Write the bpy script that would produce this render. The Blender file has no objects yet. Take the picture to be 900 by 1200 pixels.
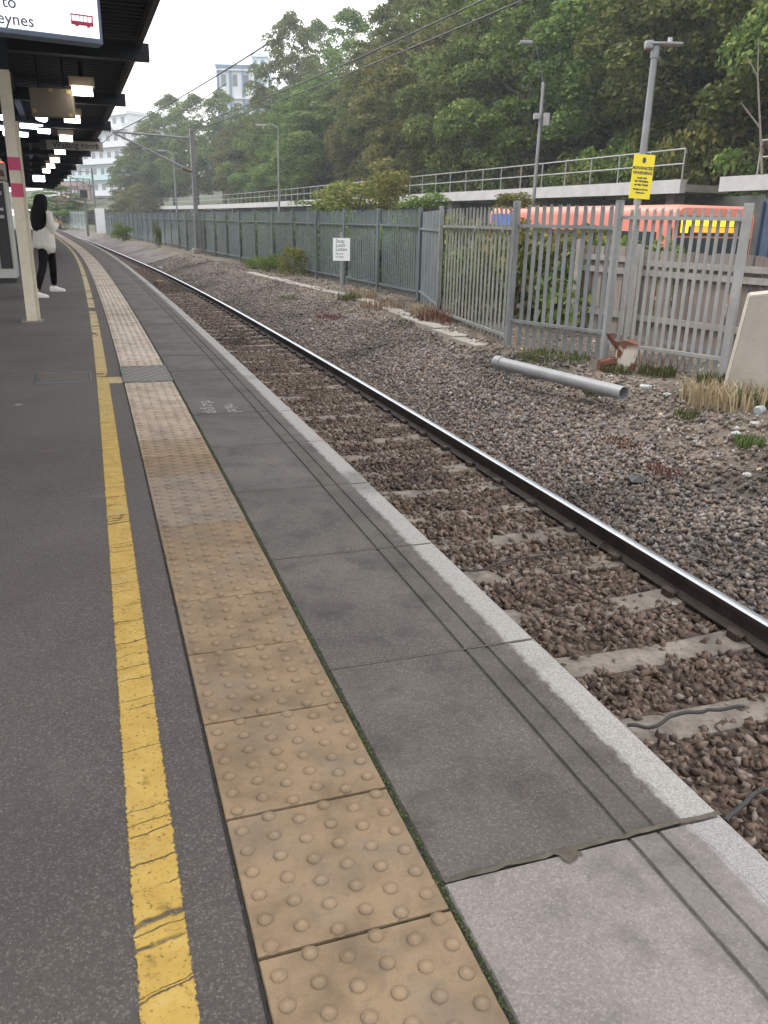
import bpy, bmesh, math, random
import numpy as np
from mathutils import Vector, Matrix
random.seed(7); rng = np.random.default_rng(7)
SC = bpy.context.scene; COL = SC.collection
pi = math.pi
# ---------------------------------------------------------------- camera model
FPX, PITCH, ROLL, CH = 967.136, 0.33732, 0.02132, 1.32403
cp, sp = math.cos(PITCH), math.sin(PITCH)
_F = np.array([0, cp, -sp]); _X = np.array([1., 0, 0]); _U = np.array([0, sp, cp])
CX = _X*math.cos(ROLL) + _U*math.sin(ROLL); CU = -_X*math.sin(ROLL) + _U*math.cos(ROLL)
C0 = np.array([0, 0, CH])
def ray(px, py): return _F + CX*(px-450)/FPX - CU*(py-600)/FPX
def G(px, py, z=0.):
    d = ray(px, py); return C0 + d*((z-CH)/d[2])
def AT(px, py, Y):                       # point of that line of sight at world depth Y
    d = ray(px, py); return C0 + d*(Y/d[1])
def PX(p):
    q = np.array(p, float)-C0; z = q@_F; return 450+FPX*(q@CX)/z, 600-FPX*(q@CU)/z
def top_z(g, py):                        # height above ground point g whose image row is py
    lo, hi = -3., min(60., CH+.8*g[1]*cp/sp)
    for _ in range(50):
        m = (lo+hi)/2
        if PX((g[0], g[1], m))[1] > py: lo = m
        else: hi = m
    return lo
# ---------------------------------------------------------------- track curve (s along, d across, z up)
DS = .04; SS = np.arange(-20, 260, DS)
KN = [-20, 0, 3, 7, 13, 25, 45, 75, 100, 130, 165, 210, 260]
KT = [.337, .33703, .33289, .33757, .34625, .35894, .39035, .39432, .41387, .52, .75, 1.05, 1.3]
TH = np.interp(SS, KN, KT)
_x = -np.cumsum(np.sin(TH))*DS; _y = np.cumsum(np.cos(TH))*DS
_i0 = int(round(20/DS)); XX = _x-_x[_i0]+1.34202; YY = _y-_y[_i0]+.16973
def T(s, d, z=0.):
    a = np.interp(s, SS, XX); b = np.interp(s, SS, YY); t = np.interp(s, SS, TH)
    return np.stack([a+np.cos(t)*d, b+np.sin(t)*d, 0*a+z], -1)
def head(s): return float(np.interp(s, SS, TH))      # rotation about z of the local frame (x across, y along)
TA = np.stack([-np.sin(TH), np.cos(TH)], -1); NA = np.stack([np.cos(TH), np.sin(TH)], -1)
def SD(p):
    v = np.stack([p[0]-XX, p[1]-YY], -1); al = np.abs((v*TA).sum(1)) + (np.hypot(v[:, 0], v[:, 1]) > 90)*50
    i = int(np.argmin(al)); return float(SS[i]), float(v[i]@NA[i])
def zg(s, d):
    return np.interp(d, [-1, 2.55, 2.9, 4.2, 4.7, 7.6, 9.2, 17.2, 18.6, 21.6, 21.7, 60, 90],
                        [-1.10, -1.10, -1.01, -.66, -.5, -.5, -1.1, -1.1, -.4, -.2, 2.3, 8, 9])
def on_ground(px, py):
    z = -.6
    for _ in range(30):
        g = G(px, py, z); s, d = SD(g); z = .5*z+.5*float(zg(s, d))
    return g, s, d
def s_at(px, d, z, lo=2., hi=150.):
    for _ in range(50):
        m = (lo+hi)/2
        if PX(T(m, d, z))[0] > px: lo = m
        else: hi = m
    return lo
# ---------------------------------------------------------------- materials
class MT:
    def __init__(s, name, rough=.8, metal=0., spec=.5):
        s.m = bpy.data.materials.new(name); s.m.use_nodes = True; s.nt = s.m.node_tree
        s.b = s.nt.nodes['Principled BSDF']; s.out = s.nt.nodes['Material Output']
        s.b.inputs['Roughness'].default_value = rough; s.b.inputs['Metallic'].default_value = metal
        s.b.inputs['Specular IOR Level'].default_value = spec
        s.tc = s.nt.nodes.new('ShaderNodeTexCoord'); s._geo = None
    def n(s, t, **k):
        o = s.nt.nodes.new(t)
        for a, v in k.items(): setattr(o, a, v)
        return o
    def link(s, a, b):
        if isinstance(a, (int, float)): b.default_value = a
        elif isinstance(a, tuple): b.default_value = a if len(a) == 4 else (*a, 1) if b.type == 'RGBA' else a
        else: s.nt.links.new(a, b)
    def obj(s): return s.tc.outputs['Object']
    def uv(s): return s.tc.outputs['UV']
    def geo(s):
        if not s._geo: s._geo = s.n('ShaderNodeNewGeometry')
        return s._geo
    def island(s): return s.geo().outputs['Random Per Island']
    def pos(s): return s.geo().outputs['Position']
    def map(s, v, sc=(1, 1, 1), loc=(0, 0, 0)):
        o = s.n('ShaderNodeMapping'); s.link(v, o.inputs[0]); o.inputs['Scale'].default_value = sc; o.inputs['Location'].default_value = loc; return o.outputs[0]
    def noise(s, sc, det=4, v=None, rough=.55):
        o = s.n('ShaderNodeTexNoise'); s.link(s.pos() if v is None else v, o.inputs['Vector'])
        o.inputs['Scale'].default_value = sc; o.inputs['Detail'].default_value = det; o.inputs['Roughness'].default_value = rough; return o.outputs['Fac']
    def vor(s, sc, feat='F1', v=None, out='Distance'):
        o = s.n('ShaderNodeTexVoronoi', feature=feat); s.link(s.pos() if v is None else v, o.inputs['Vector']); o.inputs['Scale'].default_value = sc; return o.outputs[out]
    def white(s, v):
        o = s.n('ShaderNodeTexWhiteNoise', noise_dimensions='3D'); s.link(v, o.inputs['Vector']); return o.outputs['Value']
    def ramp(s, f, st, interp='LINEAR'):
        o = s.n('ShaderNodeValToRGB'); s.link(f, o.inputs[0]); cr = o.color_ramp; cr.interpolation = interp
        while len(cr.elements) < len(st): cr.elements.new(.5)
        for e, (p, c) in zip(cr.elements, st):
            e.position = p; e.color = (c, c, c, 1) if isinstance(c, (int, float)) else (*c, 1)
        return o.outputs[0]
    def mix(s, f, a, b, mode='MIX'):
        o = s.n('ShaderNodeMix', data_type='RGBA', blend_type=mode); s.link(f, o.inputs['Factor']); s.link(a, o.inputs['A'] if 0 else o.inputs[6]); s.link(b, o.inputs[7]); return o.outputs[2]
    def ma(s, op, a, b=0., c=None):
        o = s.n('ShaderNodeMath', operation=op); s.link(a, o.inputs[0]); s.link(b, o.inputs[1])
        if c is not None: s.link(c, o.inputs[2])
        return o.outputs[0]
    def xyz(s, v):
        o = s.n('ShaderNodeSeparateXYZ'); s.link(v, o.inputs[0]); return o.outputs
    def comb(s, x, y, z=0.):
        o = s.n('ShaderNodeCombineXYZ'); s.link(x, o.inputs[0]); s.link(y, o.inputs[1]); s.link(z, o.inputs[2]); return o.outputs[0]
    def color(s, c): s.link(c, s.b.inputs['Base Color']); return s
    def rough(s, c): s.link(c, s.b.inputs['Roughness']); return s
    def bump(s, h, dist=.005, st=1.):
        o = s.n('ShaderNodeBump'); s.link(h, o.inputs['Height']); o.inputs['Distance'].default_value = dist; o.inputs['Strength'].default_value = st
        if s.b.inputs['Normal'].links: s.nt.links.new(s.b.inputs['Normal'].links[0].from_socket, o.inputs['Normal'])
        s.nt.links.new(o.outputs[0], s.b.inputs['Normal']); return s
    def emit(s, c, st): s.link(c, s.b.inputs['Emission Color']); s.b.inputs['Emission Strength'].default_value = st; return s
    def alpha(s, a): s.link(a, s.b.inputs['Alpha']); return s
def mul(c, k): return tuple(min(1, x*k) for x in c)
def plain(name, c, rough=.6, metal=0., var=.15, sc=3., bump=0., bsc=60., grime_or_shade=0.):
    m = MT(name, rough, metal)
    col = m.ramp(m.noise(sc, 5), [(.3, mul(c, 1-var)), (.7, mul(c, 1+var))])
    if grime_or_shade:
        g = m.ramp(m.noise(sc*4, 8), [(.45, 0.), (.75, grime_or_shade)]); col = m.mix(g, col, mul(c, .35))
    m.color(col)
    if bump: m.bump(m.noise(bsc, 4), bump)
    return m.m
# ---------------------------------------------------------------- mesh helpers
class MB:
    def __init__(s): s.v = []; s.f = []; s.uv = None
    def add(s, vs, fs):
        b = len(s.v); s.v += [tuple(map(float, p)) for p in vs]; s.f += [tuple(i+b for i in f) for f in fs]; return s
    def box(s, c, size, rz=0., M=None, bev=0.):
        x, y, z = [a/2 for a in size]; bv = min(bev, x*.9, y*.9, z*.9) if bev else 0
        if bv:
            bm = bmesh.new(); bmesh.ops.create_cube(bm, size=1)
            for v in bm.verts: v.co = Vector((v.co.x*2*x, v.co.y*2*y, v.co.z*2*z))
            bmesh.ops.bevel(bm, geom=bm.edges[:], offset=bv, segments=2, affect='EDGES', profile=.6)
            bm.verts.index_update()
            vs = [v.co.copy() for v in bm.verts]; fs = [[v.index for v in f.verts] for f in bm.faces]; bm.free()
        else:
            vs = [Vector(p) for p in [(-x,-y,-z),(x,-y,-z),(x,y,-z),(-x,y,-z),(-x,-y,z),(x,-y,z),(x,y,z),(-x,y,z)]]
            fs = [(0,3,2,1),(4,5,6,7),(0,1,5,4),(1,2,6,5),(2,3,7,6),(3,0,4,7)]
        R = M if M is not None else Matrix.Rotation(rz, 3, 'Z')
        return s.add([R @ v + Vector(c) for v in vs], fs)
    def tube(s, pts, r, n=10, cap=True, ell=1.):
        pts = [Vector(p) for p in pts]; rs = r if isinstance(r, (list, tuple)) else [r]*len(pts)
        vs = []; fs = []; prev = None
        for i, p in enumerate(pts):
            t = (pts[min(i+1, len(pts)-1)]-pts[max(i-1, 0)]).normalized()
            a = prev if prev is not None else (Vector((1, 0, 0)) if abs(t.x) < .8 else Vector((0, 1, 0)))
            u = (a-t*a.dot(t)).normalized(); w = t.cross(u); prev = u
            for k in range(n):
                an = 2*pi*k/n; vs.append(p+(u*math.cos(an)+w*math.sin(an)*ell)*rs[i])
        for i in range(len(pts)-1):
            for k in range(n): fs.append((i*n+k, i*n+(k+1) % n, (i+1)*n+(k+1) % n, (i+1)*n+k))
        if cap: fs += [tuple(range(n))[::-1], tuple(range((len(pts)-1)*n, len(pts)*n))]
        return s.add(vs, fs)
    def loft(s, rings, cap=True):                 # rings: lists of points with the same count
        n = len(rings[0]); vs = [p for r in rings for p in r]; fs = []
        for i in range(len(rings)-1):
            for k in range(n): fs.append((i*n+k, i*n+(k+1) % n, (i+1)*n+(k+1) % n, (i+1)*n+k))
        if cap: fs += [tuple(range(n))[::-1], tuple(range((len(rings)-1)*n, len(rings)*n))]
        return s.add(vs, fs)
    def prism(s, poly, thick, origin, ux, uy):    # poly in the plane (ux, uy) at origin, extruded by thick along ux x uy
        ux, uy = Vector(ux), Vector(uy); w = ux.cross(uy).normalized()*thick; o = Vector(origin); n = len(poly)
        a = [o+ux*x+uy*y for x, y in poly]
        return s.add(a+[p+w for p in a], [tuple(range(n))[::-1], tuple(range(n, 2*n))]+[(i, (i+1) % n, n+(i+1) % n, n+i) for i in range(n)])
    def sweep(s, prof, s0, s1, ds=.5, closed=True, cap=True):   # prof: [(d, z)], swept along the track
        m = max(2, int(math.ceil((s1-s0)/ds))+1); sv = np.linspace(s0, s1, m); n = len(prof); vs = []; fs = []
        cols = [T(sv, d, z) for d, z in prof]
        for i in range(m):
            for k in range(n): vs.append(cols[k][i])
        e = n if closed else n-1
        for i in range(m-1):
            for k in range(e): fs.append((i*n+k, (i+1)*n+k, (i+1)*n+(k+1) % n, i*n+(k+1) % n))
        if closed and cap: fs += [tuple(range(n)), tuple(range((m-1)*n, m*n))[::-1]]
        return s.add(vs, fs)
    def build(s, name, mat, parent=None, smooth=False, loc=None, rz=0., fix=True):
        me = bpy.data.meshes.new(name); me.from_pydata(s.v, [], s.f); 
        if fix:
            bm = bmesh.new(); bm.from_mesh(me); bmesh.ops.recalc_face_normals(bm, faces=bm.faces); bm.to_mesh(me); bm.free()
        return link(name, me, mat, parent, smooth, loc, rz)
def link(name, me, mat, parent=None, smooth=False, loc=None, rz=0.):
    o = bpy.data.objects.new(name, me); COL.objects.link(o)
    if mat is not None: me.materials.append(mat)
    if smooth:
        me.polygons.foreach_set('use_smooth', [True]*len(me.polygons))
        try: me.set_sharp_from_angle(angle=math.radians(40))
        except Exception: pass
    if loc is not None: o.location = loc; o.rotation_euler = (0, 0, rz)
    if parent is not None: o.parent = parent
    return o
def tag(o, label, cat, group=None):
    o['label'] = label; o['category'] = cat
    if group: o['group'] = group
    return o
def thing(name, label, cat, loc=(0, 0, 0), rz=0., group=None):
    o = bpy.data.objects.new(name, None); COL.objects.link(o); o.empty_display_size = .2
    o.location = loc; o.rotation_euler = (0, 0, rz); return tag(o, label, cat, group)
def struct(o): o['kind'] = 'structure'; return o
def stuff(o): o['kind'] = 'stuff'; return o
def fast_mesh(name, V, Fc):               # V (n,3), Fc (m,k) arrays
    me = bpy.data.meshes.new(name); me.vertices.add(len(V)); me.vertices.foreach_set('co', V.astype(np.float32).ravel())
    m, k = Fc.shape; me.loops.add(m*k); me.loops.foreach_set('vertex_index', Fc.astype(np.int32).ravel())
    me.polygons.add(m); me.polygons.foreach_set('loop_start', np.arange(0, m*k, k, dtype=np.int32))
    me.update(calc_edges=True); me.validate(); return me
def dup(root, loc, rz, label=None, scale=None):
    r = root.copy(); COL.objects.link(r); r.location = loc; r.rotation_euler = (0, 0, rz)
    if scale: r.scale = scale
    if label: r['label'] = label
    for ch in list(root.children):
        c = ch.copy(); COL.objects.link(c); c.parent = r
        for g in ch.children:
            e = g.copy(); COL.objects.link(e); e.parent = c
    return r
def lettering(txt, size, origin, ux, uy, mat, parent, align='LEFT', extrude=.001, name='lettering', spacing=1., bold=0.):
    cu = bpy.data.curves.new('t', 'FONT'); cu.body = txt; cu.size = size; cu.align_x = align; cu.extrude = extrude; cu.space_character = spacing; cu.resolution_u = 3
    cu.offset = bold
    o = bpy.data.objects.new('t', cu); COL.objects.link(o); bpy.context.view_layer.update()
    me = bpy.data.meshes.new_from_object(o.evaluated_get(bpy.context.evaluated_depsgraph_get())); bpy.data.objects.remove(o)
    ux = Vector(ux).normalized(); uy = Vector(uy); uy = (uy-ux*uy.dot(ux)).normalized(); w = ux.cross(uy)
    M = Matrix((ux, uy, w)).transposed().to_4x4(); M.translation = Vector(origin); me.transform(M)
    me.materials.clear(); return link(name, me, mat, parent)
ORD = 'first second third fourth fifth sixth seventh eighth ninth tenth eleventh twelfth thirteenth fourteenth fifteenth sixteenth seventeenth eighteenth nineteenth twentieth'.split()
TENS = {2: 'twenty', 3: 'thirty', 4: 'forty', 5: 'fifty', 6: 'sixty', 7: 'seventy', 8: 'eighty', 9: 'ninety'}
def ordw(i):                              # 0-based
    if i < 20: return ORD[i]
    t, u = divmod(i+1, 10)
    return TENS[t][:-1]+'ieth' if u == 0 else TENS[t]+'-'+ORD[u-1]
# shared materials
galv = plain('galvanised_steel', (.21, .22, .225), .5, .35, .18, 2., grime_or_shade=.35)
galv_light = plain('weathered_galvanised', (.29, .29, .28), .55, .2, .15, 3., grime_or_shade=.3)
dark_steel = plain('dark_painted_steel', (.13, .15, .155), .55, .2, .2, 2., grime_or_shade=.3)
concrete = plain('weathered_concrete', (.25, .23, .20), .9, 0, .18, 2.5, bump=.004, bsc=35, grime_or_shade=.4)
white_conc = plain('pale_concrete', (.40, .39, .385), .85, 0, .12, 1.5, bump=.003, bsc=20, grime_or_shade=.3)
black = plain('black_plastic', (.02, .02, .022), .5, 0, .1)
darkroof = plain('dark_canopy_paint', (.009, .011, .016), .8, 0, .3, 2.)
cream = plain('cream_paint', (.60, .55, .43), .5, 0, .08, 4., grime_or_shade=.25)
# ================================================================ GROUND
def grid_sheet(name, sv, dv, zf, mat, amp=0.):
    S, D = np.meshgrid(sv, dv, indexing='ij'); P = T(S.ravel(), D.ravel(), 0.); P[:, 2] = zf(S.ravel(), D.ravel())
    if amp: P[:, 2] += (rng.random(len(P))-.5)*amp
    n, m = S.shape; i = np.arange(n-1)[:, None]*m+np.arange(m-1)[None, :]
    Fc = np.stack([i, i+1, i+m+1, i+m], -1).reshape(-1, 4)[:, ::-1]
    me = fast_mesh(name, P, Fc); o = link(name, me, mat, smooth=True)
    uv = me.uv_layers.new(name='UV'); li = np.zeros(len(me.loops), np.int32); me.loops.foreach_get('vertex_index', li)
    U = np.stack([S.ravel(), D.ravel()], -1)[li]; uv.data.foreach_set('uv', U.astype(np.float32).ravel())
    return o
# ballast bed sheet: brown by the rails, greyer on the shoulder, dirt beyond the trough
m = MT('ballast_bed', .95); d = m.xyz(m.uv())[1]
v = m.vor(24, 'F1'); cellc = m.n('ShaderNodeTexVoronoi'); m.link(m.pos(), cellc.inputs['Vector']); cellc.inputs['Scale'].default_value = 24
rnd = m.xyz(cellc.outputs['Color'])[0]
brown = m.ramp(rnd, [(0, (.055, .035, .028)), (.5, (.11, .075, .06)), (1, (.17, .12, .10))])
grey = m.ramp(rnd, [(0, (.07, .065, .068)), (.5, (.16, .145, .145)), (1, (.27, .24, .235))])
dirt = m.ramp(m.noise(5, 8), [(.3, (.10, .08, .06)), (.55, (.19, .155, .125)), (.75, (.27, .24, .20))])
moss = m.ramp(m.noise(1.3, 5), [(.52, 0), (.64, .5)])
dirt = m.mix(moss, dirt, (.07, .10, .035))
f1 = m.ramp(m.ma('ADD', d, m.ma('MULTIPLY', m.noise(1.2, 3), .8)), [(.0, 0), (1, 1)])
mr = m.n('ShaderNodeMapRange'); m.link(m.ma('ADD', d, m.ma('MULTIPLY', m.noise(1.2, 3), .8)), mr.inputs[0]); mr.inputs[1].default_value = 2.6; mr.inputs[2].default_value = 3.3
mr2 = m.n('ShaderNodeMapRange'); m.link(m.ma('ADD', m.ma('ADD', d, m.ma('MULTIPLY', m.ma('MAXIMUM', m.ma('SUBTRACT', 12., m.xyz(m.uv())[0]), 0.), .10)), m.ma('MULTIPLY', m.noise(2.5, 4), .8)), mr2.inputs[0]); mr2.inputs[1].default_value = 4.4; mr2.inputs[2].default_value = 4.9
c = m.mix(mr.outputs[0], brown, grey); c = m.mix(mr2.outputs[0], c, dirt)
oil = m.ramp(m.noise(.45, 4), [(.5, 1.0), (.68, .45)]); c = m.mix(1., c, oil, 'MULTIPLY')
c = m.mix(1., c, (.72, .70, .68), 'MULTIPLY'); m.color(c); m.bump(m.ma('MULTIPLY', v, -1), .03, .9); m.bump(m.noise(90, 4), .004)
bed_mat = m.m
sv = np.concatenate([np.arange(-6, 20, .16), np.arange(20, 60, .5), np.arange(60, 200, 2.)])
dv = np.concatenate([np.arange(-.9, 7.6, .14), [7.6, 8.2, 9.0]])
nz = lambda s, d: zg(s, d) + .018*np.sin(s*2.1+d*3)*np.cos(s*1.3-d*2.2)*(d > 2.7) + .03*np.sin(s*.9+1.3*d)*(d > 4.8)
struct(grid_sheet('track_bed', sv, dv, nz, bed_mat, .012))
m = MT('asphalt_road', .9); c = m.ramp(m.noise(4, 6), [(.3, .04), (.7, .06)]); m.color(c); m.bump(m.noise(150, 3), .003)
struct(grid_sheet('road', np.arange(-6, 200, 2.), np.array([8.95, 10, 13, 17.2]), lambda s, d: zg(s, d)-.004, m.m))
m = MT('bank_soil', .95); c = m.ramp(m.noise(1.2, 7), [(.3, (.03, .035, .018)), (.55, (.05, .065, .028)), (.75, (.09, .085, .05))]); m.color(c); m.bump(m.noise(6, 6), .15)
bank_mat = m.m
struct(grid_sheet('verge', np.arange(-6, 200, 2.), np.array([17.2, 17.6, 18.6, 21.6]), zg, bank_mat, .06))
struct(grid_sheet('bank', np.arange(-6, 230, 2.5), np.array([21.95, 26, 30, 36, 44, 54, 70, 90.]), zg, bank_mat, .5))
g = MB().add([(-3000, -3000, -2.2), (3000, -3000, -2.2), (3000, 3000, -2.2), (-3000, 3000, -2.2)], [(0, 1, 2, 3)]).build('ground', bank_mat); struct(g)
# ================================================================ PLATFORM
m = MT('platform_asphalt', .82)
base = m.ramp(m.noise(1.1, 5), [(.3, (.062, .053, .048)), (.7, (.092, .079, .072))])
sp1 = m.ramp(m.vor(150), [(.10, 1.), (.24, 0.)]); pick = m.ramp(m.white(m.comb(0, 0, 0)), [(0, 0), (1, 1)])
vv = m.n('ShaderNodeTexVoronoi'); m.link(m.pos(), vv.inputs['Vector']); vv.inputs['Scale'].default_value = 150
sel = m.ramp(m.xyz(vv.outputs['Color'])[1], [(.50, 0.), (.9, .75)])
c = m.mix(m.ma('MULTIPLY', sp1, sel), base, (.30, .27, .25))
v3 = m.n('ShaderNodeTexVoronoi'); m.link(m.pos(), v3.inputs['Vector']); v3.inputs['Scale'].default_value = 210; q3 = m.xyz(v3.outputs['Color'])[0]
c = m.mix(m.ramp(q3, [(.72, 0.), (.98, .32)]), c, (.27, .24, .22)); c = m.mix(m.ramp(q3, [(.0, .38), (.32, 0.)]), c, (.028, .025, .024))
c = m.mix(m.ramp(m.noise(.8, 7, rough=.65), [(.48, 0.), (.70, .5)]), c, (.05, .043, .039)); c = m.mix(m.ramp(m.noise(3.5, 6, m.map(m.pos(), loc=(7, 3, 0)), rough=.6), [(.60, 0.), (.72, .35)]), c, (.15, .135, .125))
wear = m.ramp(m.noise(.35, 4), [(.45, 0.), (.7, .35)]); c = m.mix(wear, c, (.14, .125, .115))
c = m.mix(m.ramp(m.vor(1.25), [(.03, 1.), (.045, 0.)]), c, (.25, .24, .23))       # trodden chewing gum
pk = m.ramp(m.noise(2.2, 3, m.map(m.pos(), loc=(3.1, 1.7, 0))), [(.70, 0.), (.74, .25)]); c = m.mix(pk, c, (.30, .10, .09))
m.color(c); m.bump(m.noise(260, 3), .0018, .9); m.bump(m.vor(150), .0012, .6); asph = m.m
o = MB().sweep([(-9.6, 0), (-9.6, -1.3), (-1.142, -1.3), (-1.142, 0)], -6, 130, .4).build('platform_surface', asph); struct(o)
# tactile paving
m = MT('tactile_buff', .8); at = m.n('ShaderNodeAttribute', attribute_name='tile'); r = at.outputs['Fac']
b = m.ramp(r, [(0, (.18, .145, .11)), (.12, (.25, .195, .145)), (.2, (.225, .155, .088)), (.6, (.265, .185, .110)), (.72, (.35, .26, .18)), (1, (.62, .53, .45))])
st = m.ramp(m.noise(7, 8, rough=.65), [(.32, .62), (.58, 1.06)]); b = m.mix(1., b, st, 'MULTIPLY')
b = m.mix(m.ramp(m.noise(2.6, 8, rough=.65), [(.50, 0.), (.72, .7)]), b, (.19, .16, .13)); b = m.mix(m.ramp(m.noise(38, 6), [(.56, 0.), (.70, .45)]), b, (.15, .115, .085))
b = m.mix(m.ramp(m.noise(120, 3), [(.58, 0.), (.72, .3)]), b, (.12, .09, .07))
ga = m.n('ShaderNodeAttribute', attribute_name='grime_or_shade').outputs['Fac']; b = m.mix(m.ma('MULTIPLY', m.ma('MAXIMUM', ga, 0.), m.ramp(m.noise(12, 5), [(.3, .25), (.6, .8)])), b, (.07, .055, .042)); b = m.mix(m.ma('MULTIPLY', m.ma('MAXIMUM', m.ma('MULTIPLY', ga, -1.), 0.), 1.2), b, (.42, .31, .21))  # darkens dome bases in the colour to stand for shade; tops worn paler
m.color(b); m.bump(m.noise(180, 4), .0012); tact = m.m
V = []; Fc = []; TR = []; SHADE_WEAR = []
def blister(c, h0, M, k=10):
    b0 = len(V); rr = [(.0205, -.0002), (.0165, .0004), (.0148, .0040), (.0092, .0060)]
    for (q, z), gq in zip(rr, (.0, .95, .35, .0)):  # painted shading per ring, strongest where the dome meets the tile
        SHADE_WEAR.extend([gq]*k)
        for i in range(k):
            a = 2*pi*i/k; V.append(c+M@np.array([q*math.cos(a), q*math.sin(a), h0+z]))
    V.append(c+M@np.array([0, 0, h0+.0066])); SHADE_WEAR.append(-.25)
    for j in range(3):
        for i in range(k): Fc.append((b0+j*k+i, b0+j*k+(i+1) % k, b0+(j+1)*k+(i+1) % k, b0+(j+1)*k+i))
    for i in range(k): Fc.append((b0+3*k+i, b0+3*k+(i+1) % k, b0+4*k, b0+4*k))
    return 4*k+1
s = 1.485-.403*14; ti = 0
TILE_R = {}
while s < 95:
    h = head(s+.2); M = np.array([[math.cos(h), -math.sin(h), 0], [math.sin(h), math.cos(h), 0], [0, 0, 1]])
    c = T(s+.2, -.94, 0.); k = ti-14; t = rng.random()*.33+.33
    if k in (6, 7): t = .10
    if k in (5, 8): t = .2
    if s > 5.3: t = .76+.24*min(1, (s-5.3)/3)*rng.random()**.3  # farther tiles paler: grazing glare put into the tile colour
    if abs(s+.2-7.93) < .32: ti += 1; s += .403; continue      # drain cover sits here
    zt = .004+rng.normal()*.0012; tl = rng.normal(size=2)*.0025; b0 = len(V); hw = .1975
    ring = [(-hw, -hw, -.03), (hw, -hw, -.03), (hw, hw, -.03), (-hw, hw, -.03)]
    e = hw-.003
    for (x, y, z) in ring: V.append(c+M@np.array([x, y, z]))
    for (x, y, z) in ring: V.append(c+M@np.array([x, y, zt-.003+tl@[x, y]]))
    for (x, y, z) in [(-e, -e, 0), (e, -e, 0), (e, e, 0), (-e, e, 0)]: V.append(c+M@np.array([x, y, zt+tl@[x, y]]))
    for j in (0, 4):
        for i in range(4): Fc.append((b0+j+i, b0+j+(i+1) % 4, b0+j+4+(i+1) % 4, b0+j+4+i))
    Fc.append((b0+8, b0+9, b0+10, b0+11)); cnt = 12; SHADE_WEAR.extend([0]*12)
    if s < 60:
        for i in range(6):
            for j in range(6):
                x = (i+.5)*.0667-.2+rng.normal()*.0006; y = (j+.28+.45*(i % 2))*.0667-.2+rng.normal()*.0006
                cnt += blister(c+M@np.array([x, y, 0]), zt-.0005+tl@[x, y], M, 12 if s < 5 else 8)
    TR += [t]*cnt; s += .403; ti += 1
def quadtri_mesh(name, V, Fc, mat):
    me = bpy.data.meshes.new(name); me.from_pydata([tuple(p) for p in V], [], [f if f[2] != f[3] else f[:3] for f in Fc]); return me
me = quadtri_mesh('tactile_paving', V, Fc, tact)
a = me.attributes.new('tile', 'FLOAT', 'POINT'); a.data.foreach_set('value', np.array(TR, np.float32)); a2 = me.attributes.new('grime_or_shade', 'FLOAT', 'POINT'); a2.data.foreach_set('value', np.array(SHADE_WEAR, np.float32))
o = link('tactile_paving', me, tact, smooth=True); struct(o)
m = MT('joint_dirt', .95); m.color(m.ramp(m.noise(14, 5), [(.42, (.03, .027, .022)), (.62, (.035, .045, .014))])); m.bump(m.noise(120, 4), .006); jdirt = m.m
o = MB().sweep([(-1.141, -.012), (-1.141, -.06), (-.728, -.06), (-.728, -.004)], -5.5, 95, .4).build('joint_bedding', jdirt); struct(o)
# moss in the joint between tactile paving and edge slabs
V = []; Fc = []
for i in range(2600):
    s = -1+rng.random()**1.6*9; d = -.7345+rng.normal()*.0045; r = .002+.004*rng.random(); c = T(s, d, -.003+rng.random()*.005)
    b0 = len(V)
    for q in [(1,0,0), (-.5,.87,0), (-.5,-.87,0), (0,0,1)]: V.append(c+np.array(q)*r)
    Fc += [(b0, b0+1, b0+3), (b0+1, b0+2, b0+3), (b0+2, b0, b0+3)]
m = MT('moss', .95); m.color(m.ramp(m.island(), [(0, (.03, .04, .012)), (.7, (.045, .065, .02)), (1, (.09, .11, .04))]))
o = link('moss', fast_mesh('moss', np.array(V), np.array(Fc)), m.m); stuff(o)
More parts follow.
